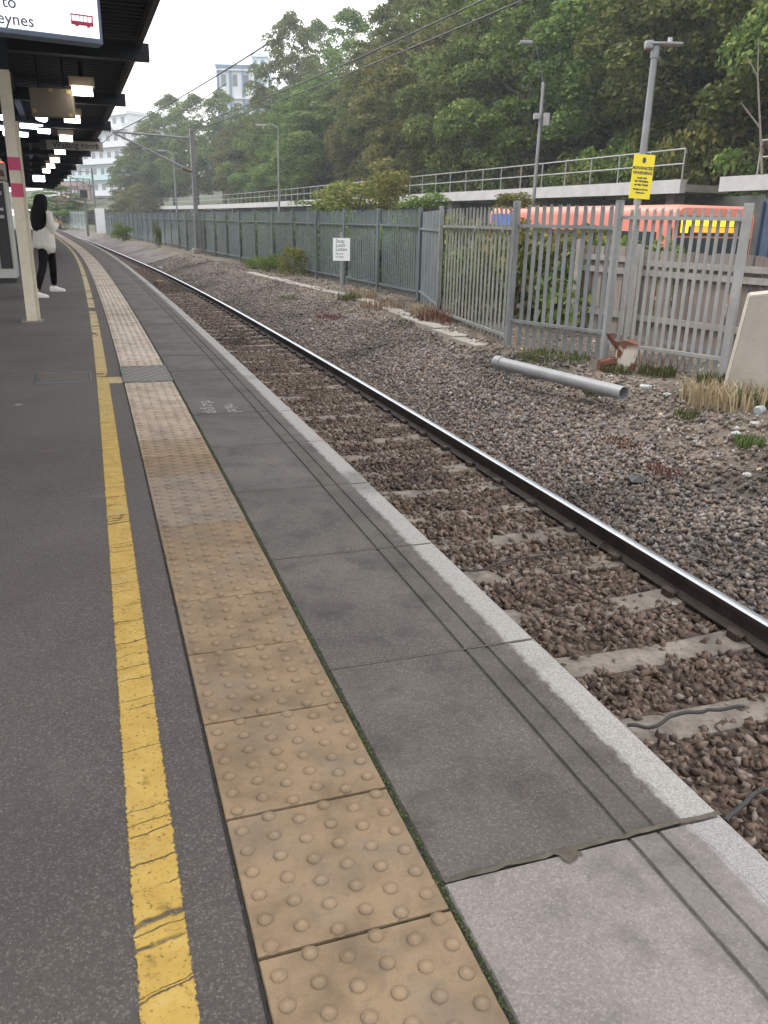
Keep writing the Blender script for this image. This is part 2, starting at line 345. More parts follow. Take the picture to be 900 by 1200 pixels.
# coping slabs
def slab_mat(name, lo, hi, spk, edgec, seed):
    m = MT(name, .85); base = m.ramp(m.noise(2.2, 6), [(.3, lo), (.7, hi)])
    vq = m.n('ShaderNodeTexVoronoi'); m.link(m.pos(), vq.inputs['Vector']); vq.inputs['Scale'].default_value = 230
    q = m.xyz(vq.outputs['Color'])[0]
    base = m.mix(m.ramp(q, [(.68, 0.), (.97, .42)]), base, spk); base = m.mix(m.ramp(q, [(.0, .4), (.25, 0.)]), base, mul(lo, .5)); v5 = m.n('ShaderNodeTexVoronoi'); m.link(m.pos(), v5.inputs['Vector']); v5.inputs['Scale'].default_value = 75; base = m.mix(m.ma('MULTIPLY', m.ramp(m.xyz(v5.outputs['Color'])[2], [(.93, 0.), (.97, .35)]), m.ramp(v5.outputs['Distance'], [(.12, 1.), (.3, 0.)])), base, mul(spk, 1.2))
    base = m.mix(m.ramp(m.noise(.9, 5), [(.45, 0.), (.75, .3)]), base, mul(hi, 1.35))
    base = m.mix(m.ramp(m.noise(5, 9, rough=.68), [(.50, 0.), (.68, .6)]), base, mul(lo, .42)); base = m.mix(m.ramp(m.noise(1.6, 8, m.map(m.pos(), loc=(5, 2, 0)), rough=.65), [(.52, 0.), (.66, .4)]), base, mul(hi, .45))
    dd = m.xyz(m.uv())[1]
    mr = m.n('ShaderNodeMapRange'); m.link(m.ma('ADD', dd, m.ma('MULTIPLY', m.noise(22, 6), .05)), mr.inputs[0]); mr.inputs[1].default_value = -.092; mr.inputs[2].default_value = -.075
    ev = m.mix(m.ramp(m.noise(210, 5), [(.38, 0.), (.66, .75)]), edgec, mul(edgec, .42))
    base = m.mix(m.ma('MULTIPLY', mr.outputs[0], m.ramp(m.noise(2.0, 5), [(.28, .35), (.45, 1.)])), base, ev)
    for gc, gw in ((-.2655, .0042), (-.186, .0036), (-.0975, .002)):
        gl = m.n('ShaderNodeMapRange'); m.link(m.ma('ABSOLUTE', m.ma('SUBTRACT', m.ma('ADD', dd, m.ma('MULTIPLY', m.noise(30, 4), .006)), gc+.003)), gl.inputs[0]); gl.inputs[1].default_value = gw; gl.inputs[2].default_value = gw*1.7; gl.inputs[3].default_value = .55 if gc < -.15 else .3; gl.inputs[4].default_value = 0.
        base = m.mix(m.ma('MULTIPLY', gl.outputs[0], m.ramp(m.noise(7, 5), [(.35, .25), (.55, 1.)])), base, (.025, .022, .018))
    gr = m.ramp(m.ma('ABSOLUTE', m.ma('ADD', dd, .225)), [(.04, .5), (.075, 0.)]); base = m.mix(m.ma('MULTIPLY', gr, m.noise(5, 4)), base, (.05, .045, .035))
    m.color(base); m.bump(m.noise(140, 4), .0022, .9); m.bump(m.vor(230), .001, .4); return m.m
dark_slab = slab_mat('edge_slab_dark', (.066, .058, .052), (.120, .106, .096), (.22, .195, .175), (.40, .38, .36), 0)
light_slab = slab_mat('edge_slab_new', (.175, .155, .145), (.25, .222, .208), (.37, .34, .32), (.36, .34, .335), 1)
prof = [(-.727, -.10), (-.727, -.005), (-.722, 0), (-.272, 0), (-.269, -.005), (-.262, -.005), (-.259, 0), (-.192, 0), (-.189, -.005), (-.183, -.005), (-.18, 0), (-.098, 0), (-.0965, -.002), (-.012, -.001), (0, -.012), (0, -.10)]
def slab(mb, s0, s1, dz, uvs):
    g = .005; rings = []
    for s, drop in ((s0+g, 1), (s0+g+.005, 0), ((s0+s1)/2, 0), (s1-g-.005, 0), (s1-g, 1)):
        rings.append([T(s, d+random.uniform(-1, 1)*.0006, z+dz-(drop*.005 if z > -.05 else 0)) for d, z in prof])
        uvs += [(s, d) for d, z in prof]
    mb.loft(rings)
def slabs(name, ranges, mat):
    mb = MB(); uvs = []
    for s0, s1 in ranges: slab(mb, s0, s1, random.uniform(-.002, .002), uvs)
    o = mb.build(name, mat); me = o.data; uv = me.uv_layers.new(name='UV'); li = np.zeros(len(me.loops), np.int32); me.loops.foreach_get('vertex_index', li)
    uv.data.foreach_set('uv', np.array(uvs, np.float32)[li].ravel()); struct(o); return o
e = [1.56+.925*k for k in range(102)]
slabs('platform_edge_slabs', list(zip(e[:-1], e[1:])), dark_slab)
e2 = [1.56-.925*k for k in range(8)][::-1]
slabs('new_platform_edge_slab', list(zip(e2[:-1], e2[1:])), light_slab)
# mortar: thin strips in the slab joints, a wider fillet and a patch at the newest joint
m = MT('mortar', .9); m.color(m.ramp(m.noise(20, 5), [(.3, (.06, .05, .04)), (.7, (.13, .11, .085))])); m.bump(m.noise(100, 4), .003); mort = m.m
mb = MB()
for k, s in enumerate(e[:-1]+e2[:-1]):
    w = .004 if abs(s-1.56) > .01 else .0065
    top = -.003 if w < .005 else .001
    n = 24; L_ = []; R_ = []
    for i in range(n+1):
        d = -.724+(.724-.004)*i/n; j = random.uniform(-1, 1)*.002*(2 if w > .005 else .5)
        L_.append(T(s-w+j, d, top+random.uniform(0, .001))); R_.append(T(s+w+j, d, top+random.uniform(0, .001)))
    mb.add(L_+R_, [(i, i+1, n+2+i, n+1+i) for i in range(n)])
pc = T(1.545, -.43, .002); pts = []
for i in range(16):
    a = 2*pi*i/16; r = .024*(1+.25*math.sin(3*a)+.2*random.uniform(-1, 1)); pts.append(pc+np.array([r*math.cos(a)*1.2, r*math.sin(a)*.8, random.uniform(0, .001)]))
mb.add(pts+[pc+np.array([0, 0, .003])], [(i, (i+1) % 16, 16) for i in range(16)])
o = mb.build('slab_mortar', mort, fix=False); struct(o)
# platform front wall under the oversailing edge slabs
m = MT('platform_brick', .9); bt = m.n('ShaderNodeTexBrick'); m.link(m.map(m.pos(), (4, 4, 4)), bt.inputs[0]); bt.inputs['Color1'].default_value = (.11, .07, .055, 1); bt.inputs['Color2'].default_value = (.08, .055, .045, 1); bt.inputs['Mortar'].default_value = (.16, .15, .13, 1); m.color(bt.outputs[0])
o = MB().sweep([(-.60, -.10), (-.60, -1.4), (-.10, -1.4), (-.10, -.10)], -6, 130, .5).build('platform_front_wall', m.m); struct(o)
# yellow line (thin worn paint sheet with cracks)
m = MT('yellow_line_paint', .7); u = m.xyz(m.uv())
col = m.ramp(m.noise(14, 6), [(.3, (.40, .25, .05)), (.6, (.48, .32, .075)), (.8, (.50, .37, .14))])
col = m.mix(m.ramp(m.noise(4.2, 5), [(.55, 0.), (.72, .5)]), col, (.36, .28, .14))
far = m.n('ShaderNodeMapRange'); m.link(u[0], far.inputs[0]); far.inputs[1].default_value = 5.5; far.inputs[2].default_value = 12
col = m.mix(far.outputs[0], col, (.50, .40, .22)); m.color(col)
cr = m.vor(1., 'DISTANCE_TO_EDGE', m.comb(m.ma('MULTIPLY', m.ma('ADD', m.ma('ADD', u[0], m.ma('MULTIPLY', u[1], -.02)), m.ma('MULTIPLY', m.noise(16, 4), .035)), 7.5), 0., 3.3))
crack = m.ma('MAXIMUM', m.ramp(cr, [(.004, 0.1), (.013, 1.)]), m.ramp(m.noise(9, 3), [(.50, 0.), (.62, .9)]))
edge = m.ma('SUBTRACT', .5, m.ma('ABSOLUTE', m.ma('SUBTRACT', u[1], .5)))           # 0 at the border, .5 in the middle
em = m.ramp(m.ma('ADD', edge, m.ma('MULTIPLY', m.ma('SUBTRACT', m.noise(80, 7, rough=.7), .5), .24)), [(.045, 0.), (.07, 1.)])
pit = m.ramp(m.noise(95, 6, rough=.75), [(.35, 0.15), (.43, 1.)])
wr = m.n('ShaderNodeMapRange'); m.link(u[0], wr.inputs[0]); wr.inputs[1].default_value = 9; wr.inputs[2].default_value = 14; wr.inputs[3].default_value = 0.; wr.inputs[4].default_value = .10
w2_ = m.n('ShaderNodeMapRange'); m.link(u[0], w2_.inputs[0]); w2_.inputs[1].default_value = 15; w2_.inputs[2].default_value = 20; w2_.inputs[3].default_value = 1.; w2_.inputs[4].default_value = .2
patchy = m.ramp(m.noise(11, 7, rough=.7), [(.30, .45), (.42, 1.)])
gone = m.ramp(m.ma('SUBTRACT', m.noise(1.3, 6, rough=.7), m.ma('MULTIPLY', wr.outputs[0], w2_.outputs[0])), [(.33, 0.), (.37, 1.)])
m.alpha(m.ma('MULTIPLY', m.ma('MULTIPLY', crack, em), m.ma('MULTIPLY', m.ma('MULTIPLY', pit, patchy), gone))); m.bump(m.noise(200, 3), .001)
def ribbon(name, d0, d1, s0, s1, z, mat, ds=.05):
    sv = np.arange(s0, s1+ds, ds); A = T(sv, d0, z); B = T(sv, d1, z); V = np.stack([A, B], 1).reshape(-1, 3)
    i = np.arange(len(sv)-1)*2; me = fast_mesh(name, V, np.stack([i, i+1, i+3, i+2], -1)); uv = me.uv_layers.new(name='UV')
    li = np.zeros(len(me.loops), np.int32); me.loops.foreach_get('vertex_index', li)
    U = np.stack([np.repeat(sv, 2), np.tile([0, 1], len(sv))], -1)[li]; uv.data.foreach_set('uv', U.astype(np.float32).ravel())
    return link(name, me, mat)
struct(ribbon('yellow_line', -1.362, -1.252, -3, 95, .0025, m.m))
# dirt line beside the tactile paving
m = MT('joint_line', .95); m.color((.02, .018, .016)); m.alpha(m.ramp(m.noise(30, 5), [(.3, .3), (.55, .95)]))
struct(ribbon('joint_line', -1.1475, -1.139, -3, 60, .0012, m.m, .2))
# drain cover and its patched frame
cov = thing('drain_cover', 'small metal drain cover with raised tread pattern set across the tactile paving', 'drain cover', tuple(T(7.932, -.94, 0)), head(7.932))
m = MT('cover_metal', .75, .0, .3); tt = m.n('ShaderNodeTexChecker'); m.link(m.map(m.obj(), (5, 5, 5), (.3, .3, .5)), tt.inputs[0]); tt.inputs[1].default_value = (.04, .04, .04, 1); tt.inputs[2].default_value = (.33, .31, .28, 1)
m.color(m.mix(m.ramp(m.noise(20, 5), [(.5, 0.), (.8, .35)]), tt.outputs[0], (.22, .19, .155))); m.bump(tt.outputs[1], .008)
MB().box((0, 0, .000), (.385, .78, .02), bev=.003).build('cover_plate', m.m, cov)
fr = MB()
for x, y, a, b in ((0, .395, .40, .012), (0, -.395, .40, .012), (.197, 0, .012, .776), (-.197, 0, .012, .776)): fr.box((x, y, 0), (a, b, .028))
fr.build('frame', dark_steel, cov)
cov2 = thing('recessed_cover', 'recessed inspection cover filled with asphalt beyond the yellow line', 'inspection cover', tuple(T(7.9, -1.62, 0)), head(7.7))
MB().box((0, 0, -.004), (.42, .47, .02)).build('cover_plate', plain('cover_fill', (.10, .088, .08), .85, 0, .2, 30, bump=.002), cov2)
fr = MB()
for x, y, a, b in ((0, .24, .45, .012), (0, -.24, .45, .012), (.218, 0, .012, .47), (-.218, 0, .012, .47)): fr.box((x, y, .001), (a, b, .02))
fr.build('frame', dark_steel, cov2)
o = ribbon('paint_patch', -1.27, -1.145, 7.55, 7.85, .0022, plain('old_paint', (.42, .33, .17), .8, 0, .3, 20)); struct(o)
# faded words on the edge slabs
m = MT('faded_white_paint', .8); m.color((.42, .42, .41)); m.alpha(m.ramp(m.noise(45, 5), [(.38, 0.), (.52, .85)]))
wd = T(5.95, -.62, .0035); th_ = head(5.9); ux = Vector((math.sin(th_), -math.cos(th_), 0)); uy = Vector((math.cos(th_), math.sin(th_), 0))
tm = thing('painted_warning', 'faded white words mind the gap painted on the grey edge slabs', 'platform marking', (0, 0, 0))
lettering('mind', .15, T(6.5, -.47, .0035), ux, uy, m.m, tm, extrude=0.0003); lettering('the gap', .15, T(6.65, -.62, .0035), ux, uy, m.m, tm, extrude=0.0003)
# ================================================================ TRACK
m = MT('rail_side', .7, .3); m.color(m.ramp(m.noise(9, 6), [(.3, (.035, .026, .022)), (.7, (.075, .055, .045))])); rside = m.m
m = MT('rail_head', .32, 1.); m.color(m.ramp(m.noise(3, 4, m.map(m.pos(), (1, 1, 1))), [(.3, (.52, .56, .62)), (.7, (.68, .71, .76))])); rhead = m.m
def rail(dc, label):
    z0 = -1.074; h = .159
    t = thing('rail', label, 'rail', tuple(T(0, dc, z0)), 0, 'rails of the platform track')
    P = [(-.070, 0), (.070, 0), (.070, .011), (.03, .022), (.0095, .034), (.0095, .118), (.035, .126), (.036, .1530), (-.036, .1530), (-.035, .126), (-.0095, .118), (-.0095, .034), (-.03, .022), (-.070, .011)]
    q = Vector(t.location)
    for nm, pf, mt in (('rail_web', P, rside), ('rail_head', [(-.0355, .1531), (.0355, .1531), (.0345, .1562), (.024, h), (-.024, h), (-.0345, .1562)], rhead)):
        mb = MB().sweep([(dc+x, z0+z) for x, z in pf], -6, 200, .4); mb.v = [(a-q.x, b-q.y, c-q.z) for a, b, c in mb.v]; mb.build(nm, mt, t, smooth=True)
    return t
RF, RN = 2.365, .86
rail(RF, 'worn steel rail with shiny head farther from the platform'); rail(RN, 'steel rail tucked close below the platform edge')
slp = plain('sleeper_concrete', (.20, .172, .145), .92, 0, .45, 5., bump=.007, bsc=30, grime_or_shade=.85)
clipm = plain('rusty_clip', (.06, .042, .032), .8, .2, .3, 30)
def make_sleeper():
    t = thing('sleeper', 'x', 'sleeper', (0, 0, 0), 0, 'concrete sleepers half buried in the ballast')
    w = .132; prof_ = []
    mb = MB(); rings = []
    for x in np.linspace(-1.26, 1.26, 9):
        zt = .0 if abs(x) > .5 else -.02; hh = .2
        rings.append([Vector((x, -w, -hh)), Vector((x, w, -hh)), Vector((x, w*.86, zt-.006)), Vector((x, w*.78, zt)), Vector((x, -w*.78, zt)), Vector((x, -w*.86, zt-.006))])
    mb.loft(rings); mb.build('body', slp, t)
    for rx in (-.7525, .7525):
        for sx in (-1, 1):
            c = MB()
            x0 = rx+sx*.085; c.box((rx+sx*.105, 0, .02), (.06, .09, .06), bev=.01)
            pts = [(x0+sx*.03, -.05, .03), (x0+sx*.01, -.055, .045), (x0-sx*.02, -.04, .035), (x0-sx*.025, 0, .022), (x0-sx*.02, .04, .035), (x0+sx*.01, .055, .045), (x0+sx*.03, .05, .03)]
            c.tube(pts, .013, 6)
            c.build('rail_clip', clipm, t)
    return t
sl0 = make_sleeper(); SL = []; s = 3.25-.66*5; k = 0; nx = 0
while s < 30:
    p = T(s, (RF+RN)/2, -1.073); lab = f'concrete sleeper in the ballast, {ordw(k)} along the track from the camera'
    if PX(T(s, 2.3, -1.07))[0] > 1000 or s < 1.: s += .66; continue
    if k == 0: sl0.location = p; sl0.rotation_euler = (0, 0, head(s)); sl0['label'] = lab; o = sl0
    else: o = dup(sl0, p, head(s)+random.gauss(0, .008), lab)
    SL.append(s); k += 1; s += .66
# ---------------------------------------------------------------- ballast stones
def stone_variants(n=14):
    out = []
    for i in range(n):
        bm = bmesh.new(); r = random.Random(100+i)
        for _ in range(8):
            v = Vector((r.gauss(0, 1), r.gauss(0, 1), r.gauss(0, 1))).normalized()*r.uniform(.75, 1.1)
            bm.verts.new((v.x*1.12, v.y*.95, v.z*.72))
        res = bmesh.ops.convex_hull(bm, input=bm.verts)
        for v in [v for v in bm.verts if not v.link_faces]: bm.verts.remove(v)
        bmesh.ops.triangulate(bm, faces=bm.faces); bmesh.ops.recalc_face_normals(bm, faces=bm.faces); bm.verts.index_update()
        out.append((np.array([v.co[:] for v in bm.verts]), np.array([[v.index for v in f.verts] for f in bm.faces]))); bm.free()
    return out
SV = stone_variants()
def scatter(name, P, R, mat):
    VV = []; FF = []; b = 0; n = len(P); var = rng.integers(0, len(SV), n)
    q = rng.normal(size=(n, 4)); q /= np.linalg.norm(q, axis=1)[:, None]; w, x, y, z = q.T
    M = np.stack([1-2*(y*y+z*z), 2*(x*y-z*w), 2*(x*z+y*w), 2*(x*y+z*w), 1-2*(x*x+z*z), 2*(y*z-x*w), 2*(x*z-y*w), 2*(y*z+x*w), 1-2*(x*x+y*y)], -1).reshape(n, 3, 3)
    for k, (v, f) in enumerate(SV):
        idx = np.where(var == k)[0]
        if not len(idx): continue
        W = np.einsum('nij,vj->nvi', M[idx], v)*R[idx][:, None, None]+P[idx][:, None, :]
        VV.append(W.reshape(-1, 3)); FF.append((f[None]+(np.arange(len(idx))*len(v))[:, None, None]+b).reshape(-1, 3)); b += len(idx)*len(v)
    o = link(name, fast_mesh(name, np.concatenate(VV), np.concatenate(FF)), mat); return stuff(o)
def stone_mat(name, st):
    m = MT(name, .85); c = m.ramp(m.island(), st); c = m.mix(m.ramp(m.noise(40, 4), [(.4, 0.), (.7, .45)]), c, (.05, .042, .038))
    c = m.mix(1., c, m.ramp(m.noise(.45, 4), [(.5, 1.0), (.68, .42)]), 'MULTIPLY'); m.color(c); m.bump(m.noise(130, 3), .003); return m.m
st_brown = stone_mat('brown_ballast_stone', [(0, (.06, .042, .032)), (.35, (.125, .082, .058)), (.7, (.185, .125, .09)), (.9, (.235, .18, .145)), (1, (.28, .24, .205))])
st_grey = stone_mat('grey_ballast_stone', [(0, (.08, .068, .063)), (.25, (.135, .115, .105)), (.5, (.205, .15, .115)), (.75, (.26, .205, .165)), (.92, (.235, .22, .215)), (1, (.38, .34, .31))])
def pts_in(s0, s1, d0, d1, dens):
    n = int((s1-s0)*(d1-d0)*dens); return rng.random(n)*(s1-s0)+s0, rng.random(n)*(d1-d0)+d0
def sleeper_mask(s, d):                   # keep = True where a stone may lie
    dn = np.min(np.abs(s[:, None]-np.array(SL)[None]), axis=1); edge = .115+.035*np.sin(d*9+s*2)+.03*np.sin(d*23+s*7)+.02*rng.normal(size=len(s))
    cov = np.sin(d*3.1+np.round(s/.66)*5.3)*.5+.5+.25*np.sin(d*11+np.round(s/.66)*2.1)   # how buried the sleeper is here
    lim = np.where((d > .55) & (d < RF+.3), edge*np.clip(1.75-cov*1.1, .0, 1.15), 0)
    fl = np.where(s > 4.2, np.where(np.sin(d*3.3+np.round(s/.66)*3.7) > .62, .75, .0), .95)
    return (dn > lim*fl) | (rng.random(len(s)) < .06)
A = []
for a, b, dn in ((1.2, 8, 1100), (8, 16, 800), (16, 26, 420), (26, 45, 230)):
    s, d = pts_in(a, b, .05, 2.75, dn); A.append(np.stack([s, d], -1))
A = np.concatenate(A); s, d = A.T; k = sleeper_mask(s, d) & (np.abs(d-RF) > .10) & (np.abs(d-RN) > .10); s, d = s[k], d[k]
P = T(s, d, 0.); R = .021+.025*rng.random(len(s))**1.5; P[:, 2] = zg(s, d)+rng.random(len(s))*.036-.016
scatter('ballast_between_the_rails', P, R, st_brown)
A = []
for a, b, dn in ((3.5, 9, 1250), (9, 16, 820), (16, 27, 440), (27, 48, 230)):
    s, d = pts_in(a, b, RF+.09, 4.9, dn); A.append(np.stack([s, d], -1))
A = np.concatenate(A); s, d = A.T; k = (d < 4.15-.10*np.clip(12-s, 0, 7)+.2*np.sin(s*1.3)+.15*np.sin(s*4.1)+.15*rng.normal(size=len(s))) | (rng.random(len(s)) < .25); s, d = s[k], d[k]
k = sleeper_mask(s, d); s, d = s[k], d[k]
P = T(s, d, 0.); R = .018+.025*rng.random(len(s))**1.6; P[:, 2] = nz(s, d)+rng.random(len(s))*.04-.005
scatter('shoulder_ballast', P, R, st_grey)
s, d = pts_in(5, 40, 3.3, 7.2, 130); P = T(s, d, 0.); R = .008+.022*rng.random(len(s))**2.5; P[:, 2] = nz(s, d)+rng.random(len(s))*.012
scatter('loose_stones_on_the_dirt', P, R, stone_mat('pale_chippings', [(0, (.10, .09, .08)), (.5, (.22, .19, .165)), (1, (.5, .47, .44))]))
# cables lying on the ballast
cabm = plain('black_cable', (.03, .028, .027), .6)
def cable(pts, r, label):
    P_ = []
    for px, py in pts:
        g = G(px, py, -1.03); P_.append(Vector(g))
    Q = []
    for i in range(len(P_)-1):
        for j in range(6): Q.append(P_[i].lerp(P_[i+1], j/6)+Vector((0, 0, .006*math.sin(i*3+j))))
    Q.append(P_[-1]); o = MB().tube(Q, r, 8).build('cable', cabm, smooth=True); return tag(o, label, 'cable', 'cables across the track')
cable([(735, 850), (765, 852), (790, 838), (830, 832), (872, 828)], .010, 'thin black cable crossing the sleeper below the shiny rail')
cable([(850, 962), (868, 945), (885, 930), (905, 922)], .012, 'thick black cable curling over the nearest sleeper')
cable([(535, 668), (560, 668), (585, 660), (600, 655), (700, 642), (712, 632)], .007, 'brown wire trailing from under the rail to the platform edge')
# ================================================================ FENCES
def fence_line(pts, name, label, mat, group, z0, z1, bay=2.75, pitch=.155, ends=True, pw=.065, raillo=.35, railhi=.3, plan=None, lean=0.):
    """palisade fence through world points; child panels, posts, rails"""
    t = thing(name, label, 'fence', tuple(pts[0][:2])+(z0,), 0, group); o0 = Vector((pts[0][0], pts[0][1], z0)); H = z1-z0
    first = True
    for A, B in zip(pts[:-1], pts[1:]):
        A = Vector((A[0], A[1], z0)); B = Vector((B[0], B[1], z0)); L = (B-A).length; nb = max(1, round(L/bay)); u = (B-A)/L; w = Vector((0, 0, 1)).cross(u); rz = math.atan2(u.y, u.x)
        for b in range(nb):
            a0 = A+u*(L*b/nb); l = L/nb
            if first or b > 0 or True:
                MB().box(a0-o0+Vector((0, 0, H/2))-w*-.05, (.10, .06, H+.02), rz).build('post', mat, t)
            n = int((l-.12)/pitch); mb = MB()
            for i in range(n):
                x = .10+(l-.2)*(i+.5)/n; c = a0+u*x-o0-w*.012; hh = H-.06+random.uniform(-.01, .012); zb = .05
                tl = random.gauss(0, .004)+lean
                pr = [(-pw/2, zb), (pw/2, zb), (pw/2, hh-.05), (pw/2*.75, hh+.02), (0, hh-.01+.0), (-pw/2*.75, hh+.02), (-pw/2, hh-.05)]
                pr = [(x_+tl*z_, z_) for x_, z_ in pr]
                a_ = [c+u*x_+Vector((0, 0, z_))+w*(-.006 if abs(x_) > pw/3 else .006) for x_, z_ in pr]
                b_ = [p-w*.004 for p in a_]; k = len(pr)
                mb.add(a_+b_, [tuple(range(k)), tuple(range(k, 2*k))[::-1]]+[(j, k+j, k+(j+1) % k, (j+1) % k) for j in range(k)])
            mb.build('pale_panel', mat, t)
            for zz, tk in ((raillo, .045), (H-railhi, .045)):
                MB().box(a0+u*l/2-o0+Vector((0, 0, zz))+w*.024, (l-.02, .045, .045), rz).build('rail', mat, t)
        first = False
    MB().box(Vector(pts[-1][:2]+(0,) if isinstance(pts[-1], tuple) else (pts[-1][0], pts[-1][1], 0))+Vector((0, 0, z0))-o0+Vector((0, 0, H/2))+w*.05, (.10, .06, H+.02), rz).build('post', mat, t)
    return t
ZF = -.5
gP = lambda px, py: G(px, py, ZF)
f885, f735, f600, f515, f492 = gP(848, 447), gP(709, 425), gP(597, 407), gP(515, 374), gP(492, 353)
ztop = 1.66
fence_line([f885, f735], 'palisade_fence', 'pale galvanised palisade fence bay beside the concrete block, below the yellow sign', galv_light, 'palisade fencing along the track', ZF, ztop-.04, bay=2.6, pitch=.112, pw=.052, raillo=.28, railhi=.17)
fence_line([f735, f600], 'palisade_fence', 'grey palisade fence bay with its foot rail behind the lying pipe', galv, 'palisade fencing along the track', ZF, ztop, bay=2.6, pitch=.142, pw=.070, raillo=.42, railhi=.34)
fence_line([f600, f515], 'palisade_fence', 'greenish palisade fence bay in front of bushes, next to the dark corner panel', plain('aged_palisade', (.19, .20, .185), .6, .2, .2, 3, grime_or_shade=.5), 'palisade fencing along the track', ZF, ztop-.02, bay=4.5, pitch=.20, pw=.10, railhi=.36, raillo=.16)
# solid dark panel on the corner
t = thing('corner_panel', 'solid dark grey steel panel closing the fence corner', 'steel panel', tuple(f515))
d_ = Vector(f492-f515); L = d_.length; rz = math.atan2(d_.y, d_.x)
mb = MB(); n = 26; A_ = []; B_ = []
for i in range(n+1):
    x = L*i/n; y = .022*(1 if (i//2) % 2 else -1); A_.append((x, y, .03)); B_.append((x, y, ztop-ZF-.08))
mb.add(A_+B_, [(i, i+1, n+2+i, n+1+i) for i in range(n)]); mb.add([(x, y+.012, z) for x, y, z in A_+B_], [(i, i+1, n+2+i, n+1+i) for i in range(n)])
o = mb.build('corrugated_sheet', dark_steel, t, fix=False); o.rotation_euler = (0, 0, rz)
o = MB().box((L/2, .03, .25), (L, .05, .05)).box((L/2, .03, 1.7), (L, .05, .05)).build('rail', dark_steel, t); o.rotation_euler = (0, 0, rz)
# long dark palisade fence
dk = plain('green_grey_palisade', (.092, .118, .122), .6, .1, .25, .5, grime_or_shade=.25)
sA, dA = SD(f492); pts = [f492]; fs = []
for s, d in ((30, 6.15), (40, 5.9), (56, 5.75), (72, 5.5), (90, 5.2), (110, 5.3)): pts.append(T(s, d, ZF))
allp = [f492]; 
for s in np.arange(sA+2.75, 112, 2.75): allp.append(T(s, float(np.interp(s, [sA, 30, 40, 56, 72, 90, 112], [dA, 6.15, 5.9, 5.75, 5.5, 5.2, 5.3])), ZF))
fence_line(allp, 'palisade_fence', 'long dark green-grey palisade fence running away beyond the track', dk, 'palisade fencing along the track', ZF, ztop+.02, bay=2.75, pitch=.155, pw=.098, railhi=.42, raillo=.22)
allp = [T(s, 5.3+(s-118)*.02, ZF) for s in np.arange(118, 175, 2.75)]
fence_line(allp, 'palisade_fence', 'pale palisade fence on the far bend of the line', plain('pale_palisade', (.36, .40, .40), .6), 'palisade fencing along the track', ZF, ztop+.3, bay=2.75, pitch=.3, pw=.12)
# timber fence behind the palisade
wood = MT('weathered_timber', .9); c = wood.ramp(wood.island(), [(0, (.15, .12, .105)), (.5, (.21, .175, .155)), (1, (.28, .24, .215))])
c = wood.mix(wood.ramp(wood.noise(6, 6, wood.map(wood.pos(), (6, 6, .5))), [(.4, 0.), (.7, .5)]), c, (.10, .08, .07)); wood.color(c); woodm = wood.m
railm = plain('pale_timber_rail', (.27, .25, .23), .9, 0, .2, 5, grime_or_shade=.3); SDE = 1
def timber(A, B, z0, z1, name, label, gap=.0, bw=.14):
    A = Vector(A); B = Vector(B); A.z = B.z = z0; L = (B-A).length; u = (B-A)/L; w = Vector((0, 0, 1)).cross(u); rz = math.atan2(u.y, u.x)
    t = thing(name, label, 'wooden fence', tuple(A), 0, 'timber fencing behind the palisade'); n = int(L/(bw+gap)); mb = MB()
    for i in range(n):
        x = (i+.5)*L/n; h = z1-z0+random.uniform(-.02, .02)
        R = Matrix.Rotation(rz, 3, 'Z') @ Matrix.Rotation(random.gauss(0, .008), 3, 'Y'); mb.box(u*x+Vector((0, 0, h/2))+w*(.03 if i % 2 else .045), (bw, .018, h), M=R)
    mb.build('boards', woodm, t)
    for zz in (.3, 1.0, z1-z0-.18): MB().box(u*L/2+Vector((0, 0, zz))+w*(.085*SDE), (L, .04, .09), rz).build('rail', railm, t)
    k = max(2, int(L/2.2)+1)
    for i in range(k): MB().box(u*(L*i/(k-1))+w*(.15*SDE)+Vector((0, 0, (z1-z0)/2+.05)), (.10, .10, z1-z0+.1), rz).build('post', railm, t)
    return t
off = Vector((math.sin(-.25), math.cos(-.25), 0))
s5, d5 = SD(G(885, 440, ZF)); s6, d6 = SD(gP(700, 420)); s7, d7 = SD(gP(632, 405))
timber(T(s5-.6, d5+1.0, -.45), T(s6+1.2, d6+1.5), -.35, .98, 'timber_fence', 'weathered grey board fence standing behind the palisade beside the concrete block', gap=.02)
timber(T(s6+1.3, d6+1.45), T(s7+1.2, d7+1.5), -.35, 1.02, 'timber_fence', 'brownish board fence behind the palisade nearer the bushes', gap=.0, bw=.12)
# ================================================================ CONCRETE BLOCK, STUMP, PIPE, TROUGH, SIGNS
b0 = G(848, 468, ZF); zt = top_z(b0, 348); ux = Vector((1, -.35, 0)).normalized(); uz = Vector((0, 0, 1)); H = zt-ZF
m = MT('stained_concrete', .9); c = m.ramp(m.noise(1.6, 6), [(.3, (.27, .245, .205)), (.7, (.40, .37, .32))]); c = m.mix(m.ramp(m.noise(1.2, 5, m.map(m.pos(), (3, 3, .4))), [(.5, 0.), (.75, .5)]), c, (.18, .16, .13))
c = m.mix(m.ramp(m.vor(2.5), [(.02, .6), (.09, 0.)]), c, (.12, .10, .09)); m.color(c); m.bump(m.noise(30, 5), .006)
bl = MB(); poly = [(-.02, -.1), (2.6, -.1), (2.6, H+.42), (.105, H+.02), (.10, H)]
o = bl.prism(poly, -.5, (b0[0], b0[1], ZF), ux, uz).build('concrete_block', m.m)
bm = bmesh.new(); bm.from_mesh(o.data); bmesh.ops.bevel(bm, geom=bm.edges[:], offset=.012, segments=2, affect='EDGES'); bm.to_mesh(o.data); bm.free()
tag(o, 'big stained concrete block wall with a sloping top corner at the frame edge', 'concrete block')
